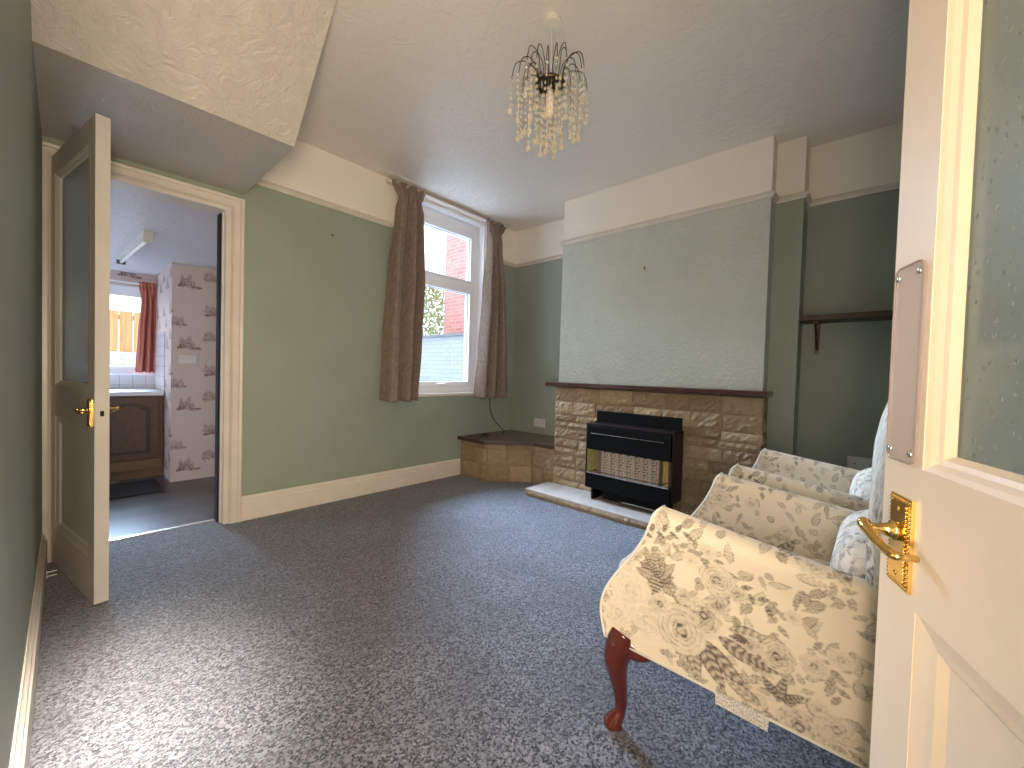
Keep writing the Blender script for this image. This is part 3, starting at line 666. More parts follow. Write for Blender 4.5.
def chair(X, label):
    root = empty('armchair', (X, 0, 0)); tag(root, label, 'armchair', 'matching floral armchairs')
    sec = [(p.x, p.y) for p in catmull([(z, o, 0) for z, o in outer_s], 12)] + [(p.x, p.y) for p in catmull([(z, o, 0) for z, o in inner_s], 12)][1:]
    # resample to even spacing ~2.6 mm
    L = [0]
    for i in range(1, len(sec)): L.append(L[-1] + math.hypot(sec[i][0] - sec[i - 1][0], sec[i][1] - sec[i - 1][1]))
    ns = int(L[-1] / .0022); zs = np.interp(np.linspace(0, L[-1], ns + 1), L, [s_[0] for s_ in sec]); os_ = np.interp(np.linspace(0, L[-1], ns + 1), L, [s_[1] for s_ in sec]); ls = np.linspace(0, L[-1], ns + 1)
    zft = np.array([a_[0] for a_ in zf_s]); yft = np.array([a_[1] for a_ in zf_s])
    yback = -.24; nt_ = 360
    for side in (-1, 1):
        tt = np.linspace(0, 1, nt_ + 1)
        Zb = np.repeat(zs[None, :], nt_ + 1, 0); O = np.repeat(os_[None, :], nt_ + 1, 0); LL = np.repeat(ls[None, :], nt_ + 1, 0)
        yf_ = np.interp(zs, zft, yft); Yg = yf_[None, :] + (yback - yf_[None, :]) * tt[:, None]
        dist = np.clip((.42 - Yg) / .45, 0, 2)
        wz = np.clip((Zb - .262) / .4, 0, 1)
        Zg = Zb - .055 * dist * wz ** 1.2
        # rounded lip at the front edge
        lip = np.clip(1 - (yf_[None, :] - Yg) / .012, 0, 1)
        mid = .27
        Og = O + (mid - O) * .10 * lip ** 2
        verts = np.stack([side * Og, Yg, Zg], -1).reshape(-1, 3)
        nv = ns + 1; i_, j_ = np.meshgrid(np.arange(nt_), np.arange(ns), indexing='ij'); a_ = (i_ * nv + j_).ravel()
        if side > 0: F = np.stack([a_, a_ + 1, a_ + nv + 1, a_ + nv], -1)
        else: F = np.stack([a_, a_ + nv, a_ + nv + 1, a_ + 1], -1)
        pat = sample((.566 - Yg + (0 if side < 0 else .37)), LL + (0 if side < 0 else .33)).reshape(-1)
        # front facing strip and back cap
        mb = MB(); mb.v = [tuple(v_) for v_ in verts]; mb.f = [tuple(int(k) for k in q) for q in F]
        n0 = len(mb.v); top = int(np.argmax(zs)); fr = []
        capF = []
        for (row, flip) in ((0, side > 0), (nt_, side < 0)):
            base = row * nv; i0, i1 = 0, ns
            while i0 + 1 < i1 - 1 or i0 < i1:
                if i1 - i0 <= 2:
                    if i1 - i0 == 2: q = (base + i0, base + i0 + 1, base + i1)
                    else: break
                    capF.append(q if flip else q[::-1]); break
                q = (base + i0, base + i0 + 1, base + i1 - 1, base + i1); capF.append(q[::-1] if flip else q); i0 += 1; i1 -= 1
        mb.f += capF
        o = mb.build('arm', M['floral'], root, smooth=True, attr=('pattern', pat), angle=50)
        # piping along front edges
        pp = MB()
        for rng in (range(0, top + 1, 4), range(top, ns + 1, 4)):
            pp.tube([(side * float(Og[0, k] + (.003 if k < top else -.003)), float(Yg[0, k]) - .001, float(Zg[0, k])) for k in rng], .0035, 6)
        pp.build('piping', M['piping'], o, smooth=True)
        bp = MB(); bp.tube([(side * .302, .552, .262), (side * .302, -.24, .262)], .0032, 6); bp.build('piping', M['piping'], o, smooth=True)
    def patched(name, fn, nu, nv, uo, vo, uw, vw, smooth=True, parent=root):
        mb = MB().grid(fn, nu, nv)
        U = np.tile(np.linspace(0, uw, nu + 1), nv + 1) + uo; V = np.repeat(np.linspace(0, vw, nv + 1), nu + 1) + vo
        return mb.build(name, M['floral'], parent, smooth=smooth, attr=('pattern', sample(U, V)))
    # upholstered boxes with rounded edges: fine grids on six sides
    def soft(name, c, r, rad, warp=None, uo=0, vo=0, step=.0042):
        mb = MB(); U = []; V = []
        for ax in range(3):
            a1, a2 = [(1, 2), (0, 2), (0, 1)][ax]
            for sg in (-1, 1):
                n1, n2 = max(8, int(2 * r[a1] / step)), max(8, int(2 * r[a2] / step)); vs = []
                for q in range(n2 + 1):
                    for p_ in range(n1 + 1):
                        v = [0, 0, 0]; v[ax] = sg * r[ax]; v[a1] = r[a1] * (2 * p_ / n1 - 1); v[a2] = r[a2] * (2 * q / n2 - 1)
                        core = [max(-(r[k] - rad), min(r[k] - rad, v[k])) for k in range(3)]
                        d = Vector(v) - Vector(core); d = d.normalized() * rad
                        w_ = [core[k] + d[k] for k in range(3)]
                        U.append(uo + v[a1] + (r[0] if ax == 0 else 0)); V.append(vo + v[a2] + (r[1] if ax == 2 else 0))
                        if warp: w_ = warp(w_)
                        vs.append((c[0] + w_[0], c[1] + w_[1], c[2] + w_[2]))
                fl = (sg > 0) ^ (ax == 1)
                fs = [(b_, b_ + 1, b_ + n1 + 2, b_ + n1 + 1) if fl else (b_, b_ + n1 + 1, b_ + n1 + 2, b_ + 1) for q in range(n2) for b_ in range(q * (n1 + 1), q * (n1 + 1) + n1)]
                mb.add(vs, fs)
        return mb.build(name, M['floral'], root, smooth=True, attr=('pattern', sample(U, V)))
    soft('seat_rail', (0, .150, .325), (.262, .400, .062), .012, None, .1, .3)
    def crown(w_): return [w_[0], w_[1], w_[2] + (.022 * (1 - (w_[0] / .24) ** 2) * (1 - (w_[1] / .31) ** 2) if w_[2] > .02 else 0)]
    soft('seat_cushion', (0, .262, .405), (.236, .300, .055), .035, crown, .25, .5)
    soft('lumbar_cushion', (0, -.020, .535), (.225, .088, .125), .087, None, .45, .15)
    fp = [(.50, -.005), (.60, .004), (.68, .006), (.76, .002), (.86, -.014), (.94, -.036), (1.02, -.075), (1.07, -.12)]
    def lean(w_):
        z = .79 + w_[2]; v = (z - .50) / .58; y0 = interp(fp, z); th = .075 * (1 - .35 * v); hw = 1.0
        if z < .66: hw = 1 - .28 * ((.66 - z) / .16) ** 1.5
        if z > .90: hw = 1 - .27 * ((z - .90) / .18) ** 2
        return [w_[0] * hw, y0 - th + w_[1] * th / .075, w_[2]]
    soft('backrest', (0, 0, .79), (.318, .075, .29), .045, lean, .62, .25)
    # legs
    for sx in (-1, 1):
        lx = sx * .270
        P = catmull([(lx, .502, .285), (lx + sx * .010, .512, .245), (lx + sx * .016, .520, .205), (lx + sx * .010, .516, .150), (lx + sx * .002, .510, .095), (lx + sx * .001, .510, .052), (lx + sx * .008, .518, .030), (lx + sx * .012, .526, .012), (lx + sx * .012, .526, .001)], 5)
        rk = [.044, .042, .036, .025, .0185, .0155, .021, .028, .020]; n = len(P)
        R = [float(np.interp(i / 5, range(9), rk)) for i in range(n)]
        lg = MB().tube(P, R, 16)
        lg.tube(catmull([(lx - sx * .0, .50, .262), (lx + sx * .0, .455, .250), (lx, .425, .262)], 4), [.040, .040, .038, .036, .032, .027, .022, .016, .008], 10)
        lg.tube(catmull([(lx, .50, .262), (lx - sx * .045, .505, .250), (lx - sx * .075, .505, .262)], 4), [.034, .034, .032, .030, .027, .022, .018, .012, .006], 10)
        lg.build('leg', M['mahogany'], root, smooth=True)
        MB().tube([(sx * .235, -.19, .275), (sx * .235, -.22, .12), (sx * .24, -.27, .001)], [.026, .021, .016], 4).build('leg', M['mahogany'], root)
    return root
ch = chair(1.335, 'grey floral armchair nearest the camera, with a care label hanging under its arm')
tgm = MB()
tgm.add([(-.306, .258, .268), (-.306, .148, .268), (-.307, .150, .236), (-.307, .256, .238), (-.3045, .258, .268), (-.3045, .148, .268), (-.3055, .150, .236), (-.3055, .256, .238)],
        [(0, 3, 2, 1), (4, 5, 6, 7), (0, 1, 5, 4), (1, 2, 6, 5), (2, 3, 7, 6), (3, 0, 4, 7)])
mt, nt, b = new_mat('printed_care_label'); wv = N(nt, 'ShaderNodeTexNoise', i_Scale=420.0, i_Detail=1.0); nt.links.new(coords(nt, (1, 1.6, .5)), wv.inputs['Vector'])
nt.links.new(ramp(nt, wv.outputs[0], .42, .56, (.28, .27, .26), (.70, .68, .62)), b.inputs['Base Color'])
tg = tgm.build('care_label', mt, ch); tag(tg, 'white fabric label with tiny print')
c2 = ch.copy(); COL.objects.link(c2); c2.location.x = 2.095; c2['label'] = 'grey floral armchair farther away, beside the alcove shelf'
for c_ in list(ch.children):
    if c_.name.startswith('care_label'): continue
    k = c_.copy(); COL.objects.link(k); k.parent = c2
    for g_ in c_.children:
        q = g_.copy(); COL.objects.link(q); q.parent = k

# ---------------------------------------------------------------- stone fireplace
fp_root = empty('fireplace', (0, 0, 0)); tag(fp_root, 'buff stone fireplace surround with dark wooden mantel shelf and side plinth', 'fireplace')
rs = random.Random(5)
def rough_block(mb, o, ex, ey, ez, w_, h_, depth, tone, amp=.007):
    """a stone block: o = corner, ex along face, ez up, ey outwards"""
    nu, nv = max(2, int(w_ / .022)), max(2, int(h_ / .022)); g_ = .004
    sx, sy = rs.uniform(0, 99), rs.uniform(0, 99); tilt = rs.uniform(-.003, .003)
    vs = []
    for j in range(nv + 1):
        for i in range(nu + 1):
            u = g_ + (w_ - 2 * g_) * i / nu; v = g_ + (h_ - 2 * g_) * j / nv
            edge = min(i, nu - i, j, nv - j)
            d = depth + (rs.uniform(-amp, amp) + tilt * (i / nu - .5) * 2 if edge > 0 else -.007 + rs.uniform(-.002, .001))
            vs.append(o + ex * u + ez * v + ey * d)
    nf = len(vs)
    fs = [(j * (nu + 1) + i, j * (nu + 1) + i + 1, (j + 1) * (nu + 1) + i + 1, (j + 1) * (nu + 1) + i) for j in range(nv) for i in range(nu)]
    ring = [i for i in range(nu + 1)] + [j * (nu + 1) + nu for j in range(1, nv + 1)] + [nv * (nu + 1) + i for i in range(nu - 1, -1, -1)] + [j * (nu + 1) for j in range(nv - 1, 0, -1)]
    b0 = len(vs)
    for k in ring:
        p = Vector(vs[k]); q = p - o; p2 = p - ey * q.dot(ey) - ey * .004; vs.append(p2)
    n = len(ring); fs += [(ring[(k + 1) % n], ring[k], b0 + k, b0 + (k + 1) % n) for k in range(n)]
    # make orientation independent (double sided shading is fine)
    mb.add(vs, fs, tone)
def course(mb, o, ex, ey, L, z0, z1, holes=(), widths=(.16, .34), tones=(0, 1), depth=.016):
    x = 0
    ez = Vector((0, 0, 1))
    spans = []; segs = [(0, L)]
    for (h0, h1, hz0, hz1) in holes:
        if z1 > hz0 + .005 and z0 < hz1 - .005:
            new = []
            for a_, b_ in segs:
                if h0 > a_: new.append((a_, min(b_, h0)))
                if h1 < b_: new.append((max(a_, h1), b_))
            segs = [s_ for s_ in new if s_[1] - s_[0] > .02]
    for a_, b_ in segs:
        x = a_
        while x < b_ - .001:
            wd = rs.uniform(*widths)
            if z1 - z0 < .07: wd *= .8
            if b_ - x - wd < .09: wd = b_ - x
            rough_block(mb, o + ex * x + ez * z0, ex, ey, ez, wd, z1 - z0, depth + rs.uniform(-.004, .004), rs.uniform(*tones)); x += wd
XS = 2.895
mb = MB(); mb.box(XS, XC - .002, .520, 2.095, 0, .895, .25)
rows = [0, .105, .205, .322, .378, .455, .548, .602, .668, .780, .897]
gap = [(2.095 - 1.655 - .0, 2.095 - .985, 0, .70)]
for i in range(len(rows) - 1):
    course(mb, Vector((XS, 2.095, 0)), Vector((0, -1, 0)), Vector((-1, 0, 0)), 2.095 - .520, rows[i], rows[i + 1], gap if rows[i] < .66 else ())
    course(mb, Vector((XC, 2.095, 0)), Vector((-1, 0, 0)), Vector((0, 1, 0)), XC - XS + .01, rows[i], rows[i + 1], depth=.008, tones=(.5, .9))
    course(mb, Vector((XS - .01, .520, 0)), Vector((1, 0, 0)), Vector((0, -1, 0)), XC - XS, rows[i], rows[i + 1], depth=.006)
mb.build('stone_surround', M['stone'], fp_root, attr=('tone', None))
MB().box(2.835, XC - .001, .494, 2.175, .905, .938).build('mantel_shelf', M['darkwood'], fp_root, bevel=.004)
# plinth in the left corner
pl = [(2.625, YW - .001), (2.625, 2.66), (2.895, 2.35), (2.895, YC1 - .06), (XC, YC1 - .06), (XC, YC1 + .001), (XA - .001, YC1 + .001), (XA - .001, YW - .001)]
mb = MB(); mb.prism(pl, 0, .345); mb.fa = [.2] * len(mb.v)
prow = [0, .150, .298, .347]
faces = [((2.625, YW - .002), (2.625, 2.66)), ((2.625, 2.66), (2.895, 2.35)), ((2.895, 2.35), (2.895, 2.095))]
for i in range(3):
    for (p, q) in faces:
        p3, q3 = Vector((*p, 0)), Vector((*q, 0)); ex = (q3 - p3).normalized(); ey = Vector((ex.y, -ex.x, 0))
        if ey.x > 0: ey = -ey
        course(mb, p3, ex, ey, (q3 - p3).length, prow[i], prow[i + 1], widths=(.12, .26), tones=(.35, .9), depth=.014)
mb.build('stone_plinth', M['stone'], fp_root, attr=('tone', None))
tp = [(2.565, YW - .001), (2.560, 2.640), (2.865, 2.310), (2.865, 2.090), (3.02, 2.090), (3.02, 2.167), (XA - .001, 2.167), (XA - .001, YW - .001)]
MB().prism(tp, .348, .378).build('plinth_top', M['darkwood'], fp_root, bevel=.003)
hs = MB(); hs.box(2.555, 2.875, .45, 2.135, 0, .058)
tag(hs.build('hearth_slab', M['hearth'], bevel=.006), 'pale stone hearth slab under the gas fire', 'hearth')
hz = bpy.data.objects['hearth_slab']
he = MB()
rough_block(he, Vector((2.558, 2.134, -.004)), Vector((0, -1, 0)), Vector((-1, 0, 0)), Vector((0, 0, 1)), 1.683, .060, .010, .45, .003)
he.build('rough_edge', M['stone'], hz, attr=('tone', None))
rough = None

# ---------------------------------------------------------------- gas fire
gf = empty('gas_fire', (2.69, 1.32, .059)); tag(gf, 'black gas fire with ceramic radiants standing on the stone hearth', 'gas fire')
def G(name, mat, x0, x1, y0, y1, z0, z1, parent=gf, bevel=.003): return MB().box(x0, x1, y0, y1, z0 - .059, z1 - .059).build(name, mat, parent, bevel=bevel)
cb_ = MB()
for a_ in ((.010, .185, -.335, -.322, .155, .640), (.010, .185, .322, .335, .155, .640), (.005, .19, -.335, .335, .625, .640), (.08, .19, -.32, .32, .155, .625)):
    cb_.box(a_[0], a_[1], a_[2], a_[3], a_[4] - .059, a_[5] - .059)
cb_.build('casing', M['maroon'], gf, bevel=.003)
G('flue_panel', M['blackmetal'], .150, .185, -.325, .330, .60, .728)
hd_ = G('hood_panel', M['blackmetal'], -.004, .03, -.318, .318, .445, .622)
MB().box(-.007, -.003, -.275, .285, .566 - .059, .570 - .059).build('trim_strip', M['chrome'], hd_)
G('lower_panel', M['blackmetal'], -.004, .04, -.325, .325, .150, .262)
ls_ = G('chrome_strip', M['chrome'], -.008, .035, -.315, .318, .262, .272, bevel=.001)
G('firebox_liner', M['firebox'], .072, .08, -.315, .315, .262, .448)
G('side_reflector', M['reflector'], .004, .072, .308, .316, .27, .445, bevel=0)
MB().add([(.0, .308, .215), (.0, .308, .385), (.065, .262, .385), (.065, .262, .215)], [(0, 1, 2, 3)]).build('side_reflector', M['reflector'], gf)
MB().add([(.0, -.308, .215), (.065, -.235, .215), (.065, -.235, .385), (.0, -.308, .385)], [(0, 1, 2, 3)]).build('side_reflector', M['reflector'], gf)
for k in range(7):
    y = .185 - k * .063
    r_m = MB(); 
    for s_ in (-.026, .026): r_m.box(.042, .062, y + s_ - .0035, y + s_ + .0035, .215, .385)
    for q in range(9): r_m.box(.046, .060, y - .027, y + .027, .217 + q * .0200, .225 + q * .0200); r_m.box(.046, .060, y - .004 - .012 * (q % 2), y + .004 - .012 * (q % 2), .225 + q * .02, .237 + q * .02) if q < 8 else None
    r_m.build('radiant', M['radiant'], gf)
gb = MB()
for k in range(11): gb.tube([(.012, .29 - k * .057, .213), (.006, .29 - k * .057, .300), (.012, .29 - k * .057, .386)], .0012, 5)
gb.tube([(.008, -.31, .26), (.008, .31, .26)], .0012, 5)
gb.build('guard_wires', M['chrome'], gf)
G('foot', M['blackmetal'], .02, .18, .265, .285, .0595, .155); G('foot', M['blackmetal'], .02, .18, -.285, -.265, .0595, .155)
G('base_box', M['blackmetal'], .05, .18, -.26, .20, .075, .155)
MB().tube([(.02, -.30, .035), (.02, .02, .035), (.05, .06, .035)], .006, 8).build('gas_pipe', M['chrome'], gf)

# ---------------------------------------------------------------- alcove shelf
sf = empty('wall_shelf', (XA, 0, 1.39)); tag(sf, 'dark brown wall shelf on a bracket in the right alcove', 'shelf')
MB().box(-.205, -.001, -.50, YP - .004, 0, .034).build('shelf_board', M['shelfwood'], sf, bevel=.002)
for y in (.31, -.38):
    bk = MB(); bk.box(-.012, -.0015, y - .013, y + .013, -.20, 0); bk.box(-.17, -.0015, y - .013, y + .013, -.012, -.0005); bk.tube([(-.012, y, -.17), (-.15, y, -.014)], .007, 6); bk.build('bracket', M['darkwood'], sf)

def socket(name, loc, rz, w_, h_, label, cat='socket', sw=False):
    e = empty(name, loc, rz); tag(e, label, cat)
    MB().box(-w_ / 2, w_ / 2, -.012, -.0005, -h_ / 2, h_ / 2).build('faceplate', M['plastic'], e, bevel=.003)
    for s_ in ((-1, 1) if w_ > .1 else (0,)):
        MB().box(s_ * w_ * .25 - .008, s_ * w_ * .25 + .008, -.016, -.011, h_ * .1, h_ * .34).build('switch_rocker', M['plastic'], e, bevel=.001)
        if not sw: MB().box(s_ * w_ * .25 - .003, s_ * w_ * .25 + .003, -.0125, -.0118, -.006, .004).build('pin_hole', M['black'], e)
    return e
socket('wall_socket', (XA, 2.615, .495), -PI / 2, .146, .086, 'white double wall socket in the left alcove above the plinth')
socket('wall_socket', (XA, .055, .50), -PI / 2, .146, .086, 'white double wall socket low in the right alcove behind the chairs')

for (x, y, z, d, nm, lb) in ((1.312, YW, 1.978, (0, -1, 0), 'nail', 'small dark nail in the green wall left of the window'), (XC, 1.377, 1.852, (-1, 0, 0), 'picture_hook', 'small brass hook high on the chimney breast')):
    D = Vector(d); p = Vector((x, y, z)); nm_ = MB().tube([p, p + D * .014, p + D * .016], [.0035, .0035, .008], 8)
    if nm == 'picture_hook': nm_.tube([p + D * .012, p + D * .014 + Vector((0, 0, -.025)), p + D * .024 + Vector((0, 0, -.02))], .003, 6)
    tag(nm_.build(nm, M['bronze'] if nm == 'nail' else M['brass']), lb, 'nail' if nm == 'nail' else 'hook')

# things on the plinth
cbl = catmull([(2.957, 2.99, .86), (2.957, 2.985, .72), (2.975, 2.98, .60), (3.03, 2.97, .50), (3.09, 2.93, .425), (3.07, 2.87, .388), (2.98, 2.82, .386)], 6)
tag(MB().tube(cbl, .0042, 8).build('cable', M['cable'], smooth=True), 'black cable hanging from behind the right curtain to the plinth', 'cable')
cl = []
for k in range(60): t = k / 59 * 5 * PI; cl.append((2.80 + .055 * math.cos(t) * (1 + .2 * math.sin(t * .7)) - k * .0006, 2.87 + .030 * math.sin(t), .384 + .010 * abs(math.sin(t * .45))))
tag(MB().tube(cl, .0035, 6).build('coiled_wire', M['cable'], smooth=True), 'small tangle of dark wire on the plinth top', 'wire')
jb_ = MB().box(2.655, 2.715, 2.84, 2.875, .379, .402); jb_.ball((2.685, 2.857, .402), .012, .012, .005)
tag(jb_.build('adapter_plug', M['greybox'], bevel=.004), 'small grey plug adapter lying on the plinth top', 'plug')
ex_ = MB().tube(catmull([(2.80, 2.93, .383), (2.72, 2.96, .383), (2.66, 2.93, .383), (2.62, 2.96, .383)], 6), .0035, 6)
tag(ex_.build('loose_wire', M['cable'], smooth=True), 'loose dark wire end on the left of the plinth top', 'wire')
ds = MB(); 
for z in (.028, .005 + .004): ds.tube([(XL + .018, 2.79, z), (XL + .052, 2.79, z)], .0028, 8)
ds.box(XL + .0185, XL + .0215, 2.775, 2.805, .003, .036)
tag(ds.build('wall_prongs', M['plastic']), 'small white two-pronged fitting on the skirting beside the open door', 'fitting')

# ---------------------------------------------------------------- pendant lamp
LX, LY = 1.436, 1.124
lp = empty('pendant_lamp', (LX, LY, ZC)); tag(lp, 'crystal drop pendant lamp hanging from the ceiling on a thin wire', 'lamp')
MB().tube([(0, 0, -.001), (0, 0, -.003), (0, 0, -.022), (0, 0, -.0225), (0, 0, -.034), (0, 0, -.040)], [.036, .036, .036, .044, .044, .012], 28).build('ceiling_rose', M['cord'], lp, smooth=True, angle=40)
MB().tube([(0, 0, -.035), (0, 0, -.30)], .0028, 8).build('flex', M['cord'], lp)
MB().tube([(0, 0, -.245), (0, 0, -.262), (0, 0, -.30), (0, 0, -.31)], [.012, .018, .020, .018], 14).build('lamp_holder', M['bronze'], lp, smooth=True)
MB().tube([(0, 0, -.305), (0, 0, -.33), (0, 0, -.345), (0, 0, -.41), (0, 0, -.43)], [.014, .016, .019, .019, .010], 14).build('bulb', simple('pearl_bulb', (.85, .78, .64), .3), lp, smooth=True)
rg = MB(); rg.tube([(.058 * math.cos(t * PI / 16), .058 * math.sin(t * PI / 16), -.285) for t in range(33)], .010, 8, False)
rg.tube([(.03 * math.cos(t * PI / 16), .03 * math.sin(t * PI / 16), -.275) for t in range(33)], .005, 8, False)
for k in range(4): a_ = k * PI / 2; rg.tube([(.018 * math.cos(a_), .018 * math.sin(a_), -.28), (.058 * math.cos(a_), .058 * math.sin(a_), -.285)], .003, 6)
rg.build('ring_body', M['bronze'], lp, smooth=True)
rl = random.Random(9)
def bead(mb, c, r, l):
    mb.tube([(c[0], c[1], c[2] + l), (c[0], c[1], c[2] + l * .5), (c[0], c[1], c[2]), (c[0], c[1], c[2] - l * .55), (c[0], c[1], c[2] - l * .8)], [r * .12, r * .55, r, r * .8, r * .1], 6)
NA = 24
for k in range(NA):
    a_ = 2 * PI * k / NA + rl.uniform(-.06, .06); tier = k % 3
    R_o = (.166, .142, .108)[tier] + rl.uniform(-.006, .006); zt = (-.205, -.180, -.175)[tier] + rl.uniform(-.012, .012)
    ca, sa_ = math.cos(a_), math.sin(a_)
    pts = catmull([(.050 * ca, .050 * sa_, -.285), (.062 * ca, .062 * sa_, -.23), (R_o * .66 * ca, R_o * .66 * sa_, zt), (R_o * .9 * ca, R_o * .9 * sa_, zt - .012), (R_o * ca, R_o * sa_, zt - .075)], 5)
    MB().tube(pts, .0019, 6).build('wire_arm', M['bronze'], lp, smooth=True)
    end = pts[-1]; st_ = MB(); z = end.z - .008; nb = (7, 8, 9)[tier]
    zlow = -.455 - .085 * math.sqrt(max(0, 1 - (R_o / .168) ** 2))
    nb = int((z - zlow) / .027)
    for q in range(nb):
        last = q == nb - 1; bead(st_, (end.x + rl.uniform(-.004, .004), end.y + rl.uniform(-.004, .004), z), .011 if last else rl.choice((.0045, .006, .0085)), .020 if last else .009); z -= .027
    st_.build('crystal_strand', M['crystal'], lp)
for k in range(20):
    a_ = 2 * PI * k / 20 + .1; R_o = (.058, .11, .145, .03)[k % 4]; st_ = MB(); z = -.31 - rl.uniform(0, .02)
    zlow = -.445 - .095 * math.sqrt(max(0, 1 - (R_o / .165) ** 2))
    while z > zlow:
        bead(st_, (R_o * math.cos(a_), R_o * math.sin(a_), z), rl.choice((.005, .007, .009)), .011); z -= .030
    bead(st_, (R_o * math.cos(a_), R_o * math.sin(a_), z), .012, .022)
    st_.tube([(R_o * math.cos(a_), R_o * math.sin(a_), z), (R_o * math.cos(a_), R_o * math.sin(a_), -.30), (.05 * math.cos(a_), .05 * math.sin(a_), -.286)], .0008, 4)
    st_.build('crystal_strand', M['crystal'], lp)

# ---------------------------------------------------------------- kitchen
KF = -.18; KZ = 2.0; KY = 6.2
struct(box('floor_kitchen', M['vinyl'], -1.0, 1.9, 3.15, KY + .1, KF - .08, KF), 'grey brown wood plank vinyl floor of the kitchen')
struct(box('trim_7', M['trimwhite'], -.03, .67, 3.13, 3.149, KF, -.012))
struct(box('ceiling_kitchen', M['kceiling'], -1.1, 2.0, 3.15, KY + .3, KZ, KZ + .1), 'white textured kitchen ceiling')
def papered(name, fn, L, Hh, uo, label=None):
    nu, nv = int(L / .006), int(Hh / .006); mb = MB().grid(lambda u, v: fn(u * L, v * Hh), nu, nv)
    U = np.tile(np.linspace(0, L, nu + 1), nv + 1) + uo; V = np.repeat(np.linspace(0, Hh, nv + 1), nu + 1)
    return struct(mb.build(name, M['paper'], attr=('pattern', paper(U, V))), label)
# wallpaper tile: ships and flowers
TW, TH = .42, .62; PS = 260.0; pw, ph2 = int(TW * PS), int(TH * PS); pc = np.zeros((ph2, pw)); rp = random.Random(21)
def pb(x, y, a_, L, Wd, t): leaf_shape(pc, x, y, a_, L, Wd, t, PS, 2, .15)
def ship(x, y, s, t):
    if not t: return
    for k in range(6): pb(x + rp.uniform(-.035, .03) * s, y + .01, PI / 2 + rp.uniform(-.35, .35), rp.uniform(.05, .085) * s, .026 * s, t * .55)
    for k in range(7): pb(x - .06 * s + k * .018 * s, y - .004 * abs(k - 3) * s, rp.uniform(-.4, .4), .045 * s, .022 * s, t)
    for k in range(5): pb(x - .04 * s + k * .020 * s, y + .004, PI / 2 + rp.uniform(-.5, .5), rp.uniform(.03, .06) * s, .018 * s, t * .8)
    for k in range(8): pb(x + rp.uniform(-.06, .06) * s, y + rp.uniform(-.03, .07) * s, rp.uniform(0, 6), .028 * s, .016 * s, t * .5)
ship(.12, .12, 1.35, .95); ship(.32, .21, 1.15, .8); ship(.04, .34, 1.0, .75); ship(.33, .47, 1.2, .9); ship(.14, .43, .0, .0)
pc = np.clip(pc, 0, 1)
def paper(U, V):
    ix = np.floor(np.asarray(U) * PS).astype(int) % pw; iy = np.floor(np.asarray(V) * PS).astype(int) % ph2; return pc[iy, ix]
papered('wall_kitchen_pier', lambda u, v: (.700 + u, 5.19, KF + v), 1.25, KZ - KF, 0, 'cream kitchen wall papered with brown ship motifs')
papered('wall_kitchen_right', lambda u, v: (1.9, 3.15 + u, KF + v), 2.05, KZ - KF, .1)
papered('wall_kitchen_pier_side', lambda u, v: (.700, 5.19 + (1.02 - u), KF + v), 1.02, KZ - KF, .2)
papered('wall_kitchen_window', lambda u, v: (-.5 + u, KY, 1.85 + v), 1.20, KZ - 1.85, .0, 'papered strip above the kitchen window')
wk = MB(); wk.box(-1.0, -.52, KY, KY + .12, KF, KZ); wk.box(-.52, .70, KY, KY + .12, KF, .87); wk.box(-.52, .70, KY + .002, KY + .12, 1.852, KZ); wk.box(.70, 2.0, KY - .02, KY + .12, KF, KZ)
struct(wk.build('wall_kitchen_far', M['cream_wall']))
struct(box('wall_kitchen_left', M['cream_wall'], -1.1, -1.0, 3.15, KY + .12, KF - .1, KZ)); 
struct(box('wall_kitchen_outer', M['cream_wall'], 1.905, 2.0, 3.15, KY + .12, KF - .1, KZ))
struct(MB().box(-1.0, -.05, 3.151, 3.16, KF, KZ).box(.68, 1.9, 3.151, 3.16, KF, KZ).box(-.05, .68, 3.151, 3.16, 1.96, KZ).build('wall_kitchen_near', M['cream_wall']))
struct(MB().box(.704, 1.9, 5.20, KY, KF, KZ).build('wall_kitchen_stack', M['cream_wall']))
struct(MB().box(-.52, .695, KY - .008, KY, .72, .87).box(.690, .699, 5.56, KY, .72, 1.335).build('wall_kitchen_tiles', M['tile']), 'white square tiles above the kitchen worktop')
kw = empty('window_2'); struct(kw, 'white framed kitchen window over the worktop')
f = MB(); f.box(-.52, -.46, KY + .02, KY + .09, .88, 1.85); f.box(.64, .70, KY + .02, KY + .09, .88, 1.85); f.box(-.46, .64, KY + .02, KY + .09, 1.74, 1.85); f.box(-.46, .64, KY + .02, KY + .09, .88, .96); f.box(.02, .08, KY + .02, KY + .09, .96, 1.74)
f.build('window_frame', M['upvc'], kw, bevel=.006); MB().box(-.46, .64, KY + .05, KY + .056, .95, 1.75).build('glass_pane', M['glass'], kw); MB().box(-.52, .70, KY - .04, KY + .05, .862, .882).build('window_sill', M['upvc'], kw, bevel=.004)
curtain('kitchen_curtain', [(.90, .515, .685), (1.3, .535, .690), (1.7, .560, .692), (1.90, .54, .694)], 2.5, .4, KY - .055, M['redcurtain'], 1.905, .90, 'terracotta curtain at the right of the kitchen window', 'curtain', .022, NU=90, NV=50)
tag(MB().tube([(-.5, KY - .05, 1.88), (.693, KY - .05, 1.88)], .007, 8).build('curtain_rod', M['upvc']), 'thin white rail over the kitchen window', 'curtain rail')
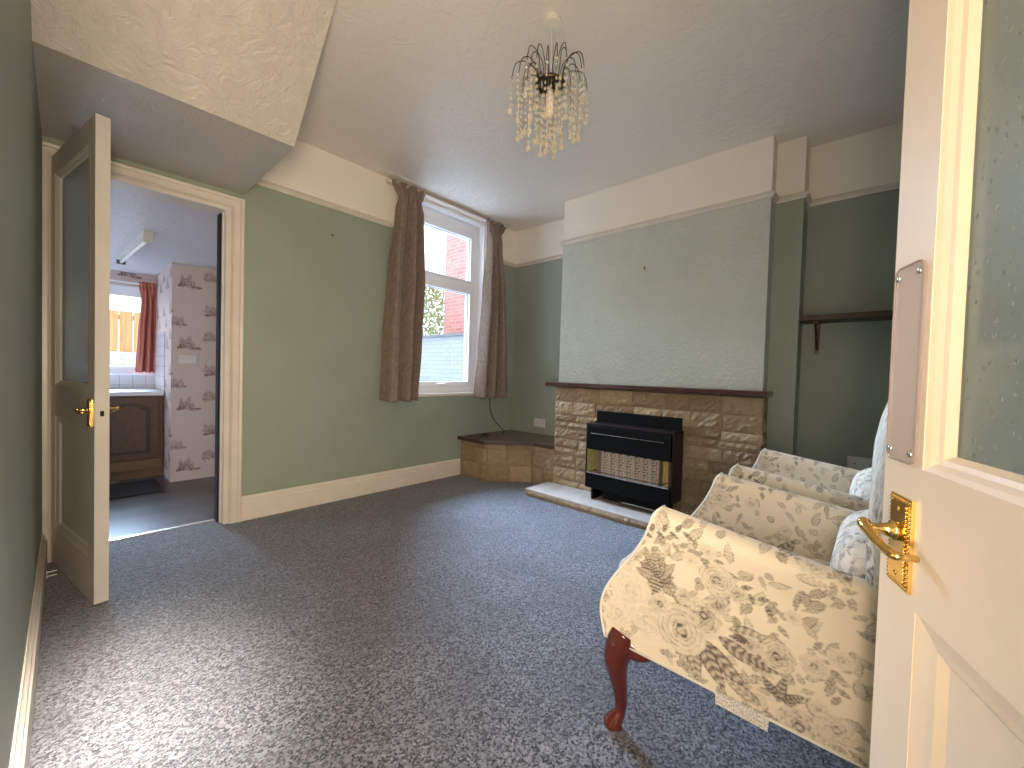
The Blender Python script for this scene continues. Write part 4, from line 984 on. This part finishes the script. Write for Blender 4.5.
# base units, worktop
def unit(x0, x1, label):
    u_ = empty('kitchen_cabinet', (x0, 5.56, KF)); tag(u_, label, 'cabinet')
    w_ = x1 - x0
    cb2 = MB(); cb2.box(0, w_, .0, .60, .10, .845); cb2.build('carcass', M['oak'], u_)
    MB().box(.0, w_, .03, .06, 0, .17).build('kickboard', M['oaklight'], u_)
    dx0, dx1, dz0, dz1 = .006, w_ - .04, .20, .835
    d_ = MB().box(dx0, dx1, -.020, -.001, dz0, dz1).build('cabinet_door', M['oak'], u_, bevel=.003)
    MB().box(dx0 - .0, dx1 + .03, -.018, -.001, .095, .192).build('drawer_rail', M['oaklight'], u_, bevel=.002)
    # cathedral raised panel: groove + field
    def arch(ins, y, n=20):
        a0, a1, b0, bt = dx0 + .06 + ins, dx1 - .06 - ins, dz0 + .06 + ins, dz1 - .11 - ins
        pts = [(a0, b0), (a1, b0), (a1, bt)]
        for k in range(1, n): t = k / n; x = a1 + (a0 - a1) * t; pts.append((x, bt + .055 * math.sin(PI * t) ** 1.3))
        pts.append((a0, bt)); return [(x, y, z) for x, z in pts]
    A, B, C_, D_ = arch(0, -.0205), arch(.012, -.0135 - .0075), arch(.03, -.021), arch(.034, -.0265); n = len(A)
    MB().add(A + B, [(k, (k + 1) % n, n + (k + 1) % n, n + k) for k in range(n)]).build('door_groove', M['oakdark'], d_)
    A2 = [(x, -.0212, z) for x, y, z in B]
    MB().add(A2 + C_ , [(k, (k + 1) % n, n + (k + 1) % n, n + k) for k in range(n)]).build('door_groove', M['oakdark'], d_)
    MB().add(C_ + D_, [(k, (k + 1) % n, n + (k + 1) % n, n + k) for k in range(n)] + [tuple(range(n, 2 * n))]).build('door_field', M['oak'], d_)
    return u_
unit(.20, .688, 'brown oak kitchen cabinet with arched door panel beside the papered wall')
unit(-.32, .195, 'brown oak kitchen cabinet hidden mostly behind the open door')
tag(MB().box(-.95, .692, 5.53, KY - .010, .668, .712).build('worktop', M['worktop'], bevel=.006), 'pale kitchen worktop under the kitchen window', 'worktop')
tag(MB().box(.0, .61, 4.84, 5.40, KF + .001, KF + .014).build('floor_mat', M['rubber'], bevel=.004), 'dark grey mat on the kitchen floor in front of the cabinet', 'mat')
socket('wall_switch', (.828, 5.19, 1.05), 0, .146, .086, 'white double switch plate on the ship-patterned kitchen wallpaper', 'switch', True)
lf = empty('ceiling_light', (.38, 4.70, KZ)); tag(lf, 'white fluorescent batten light on the kitchen ceiling', 'ceiling light')
lf.rotation_euler.z = math.atan2(.419 - .347, 5.25 - 4.13)
MB().box(-.030, .030, -.58, .58, -.050, -.0005).build('batten_body', M['plastic'], lf, bevel=.004)
MB().tube([(0, -.55, -.068), (0, .55, -.068)], .013, 12).build('tube_lamp', M['tube'], lf, smooth=True)
for y in (-.565, .565): MB().box(-.030, .030, y - .015, y + .015, -.085, -.045).build('end_cap', M['greybox'] if y > 0 else M['plastic'], lf, bevel=.003)
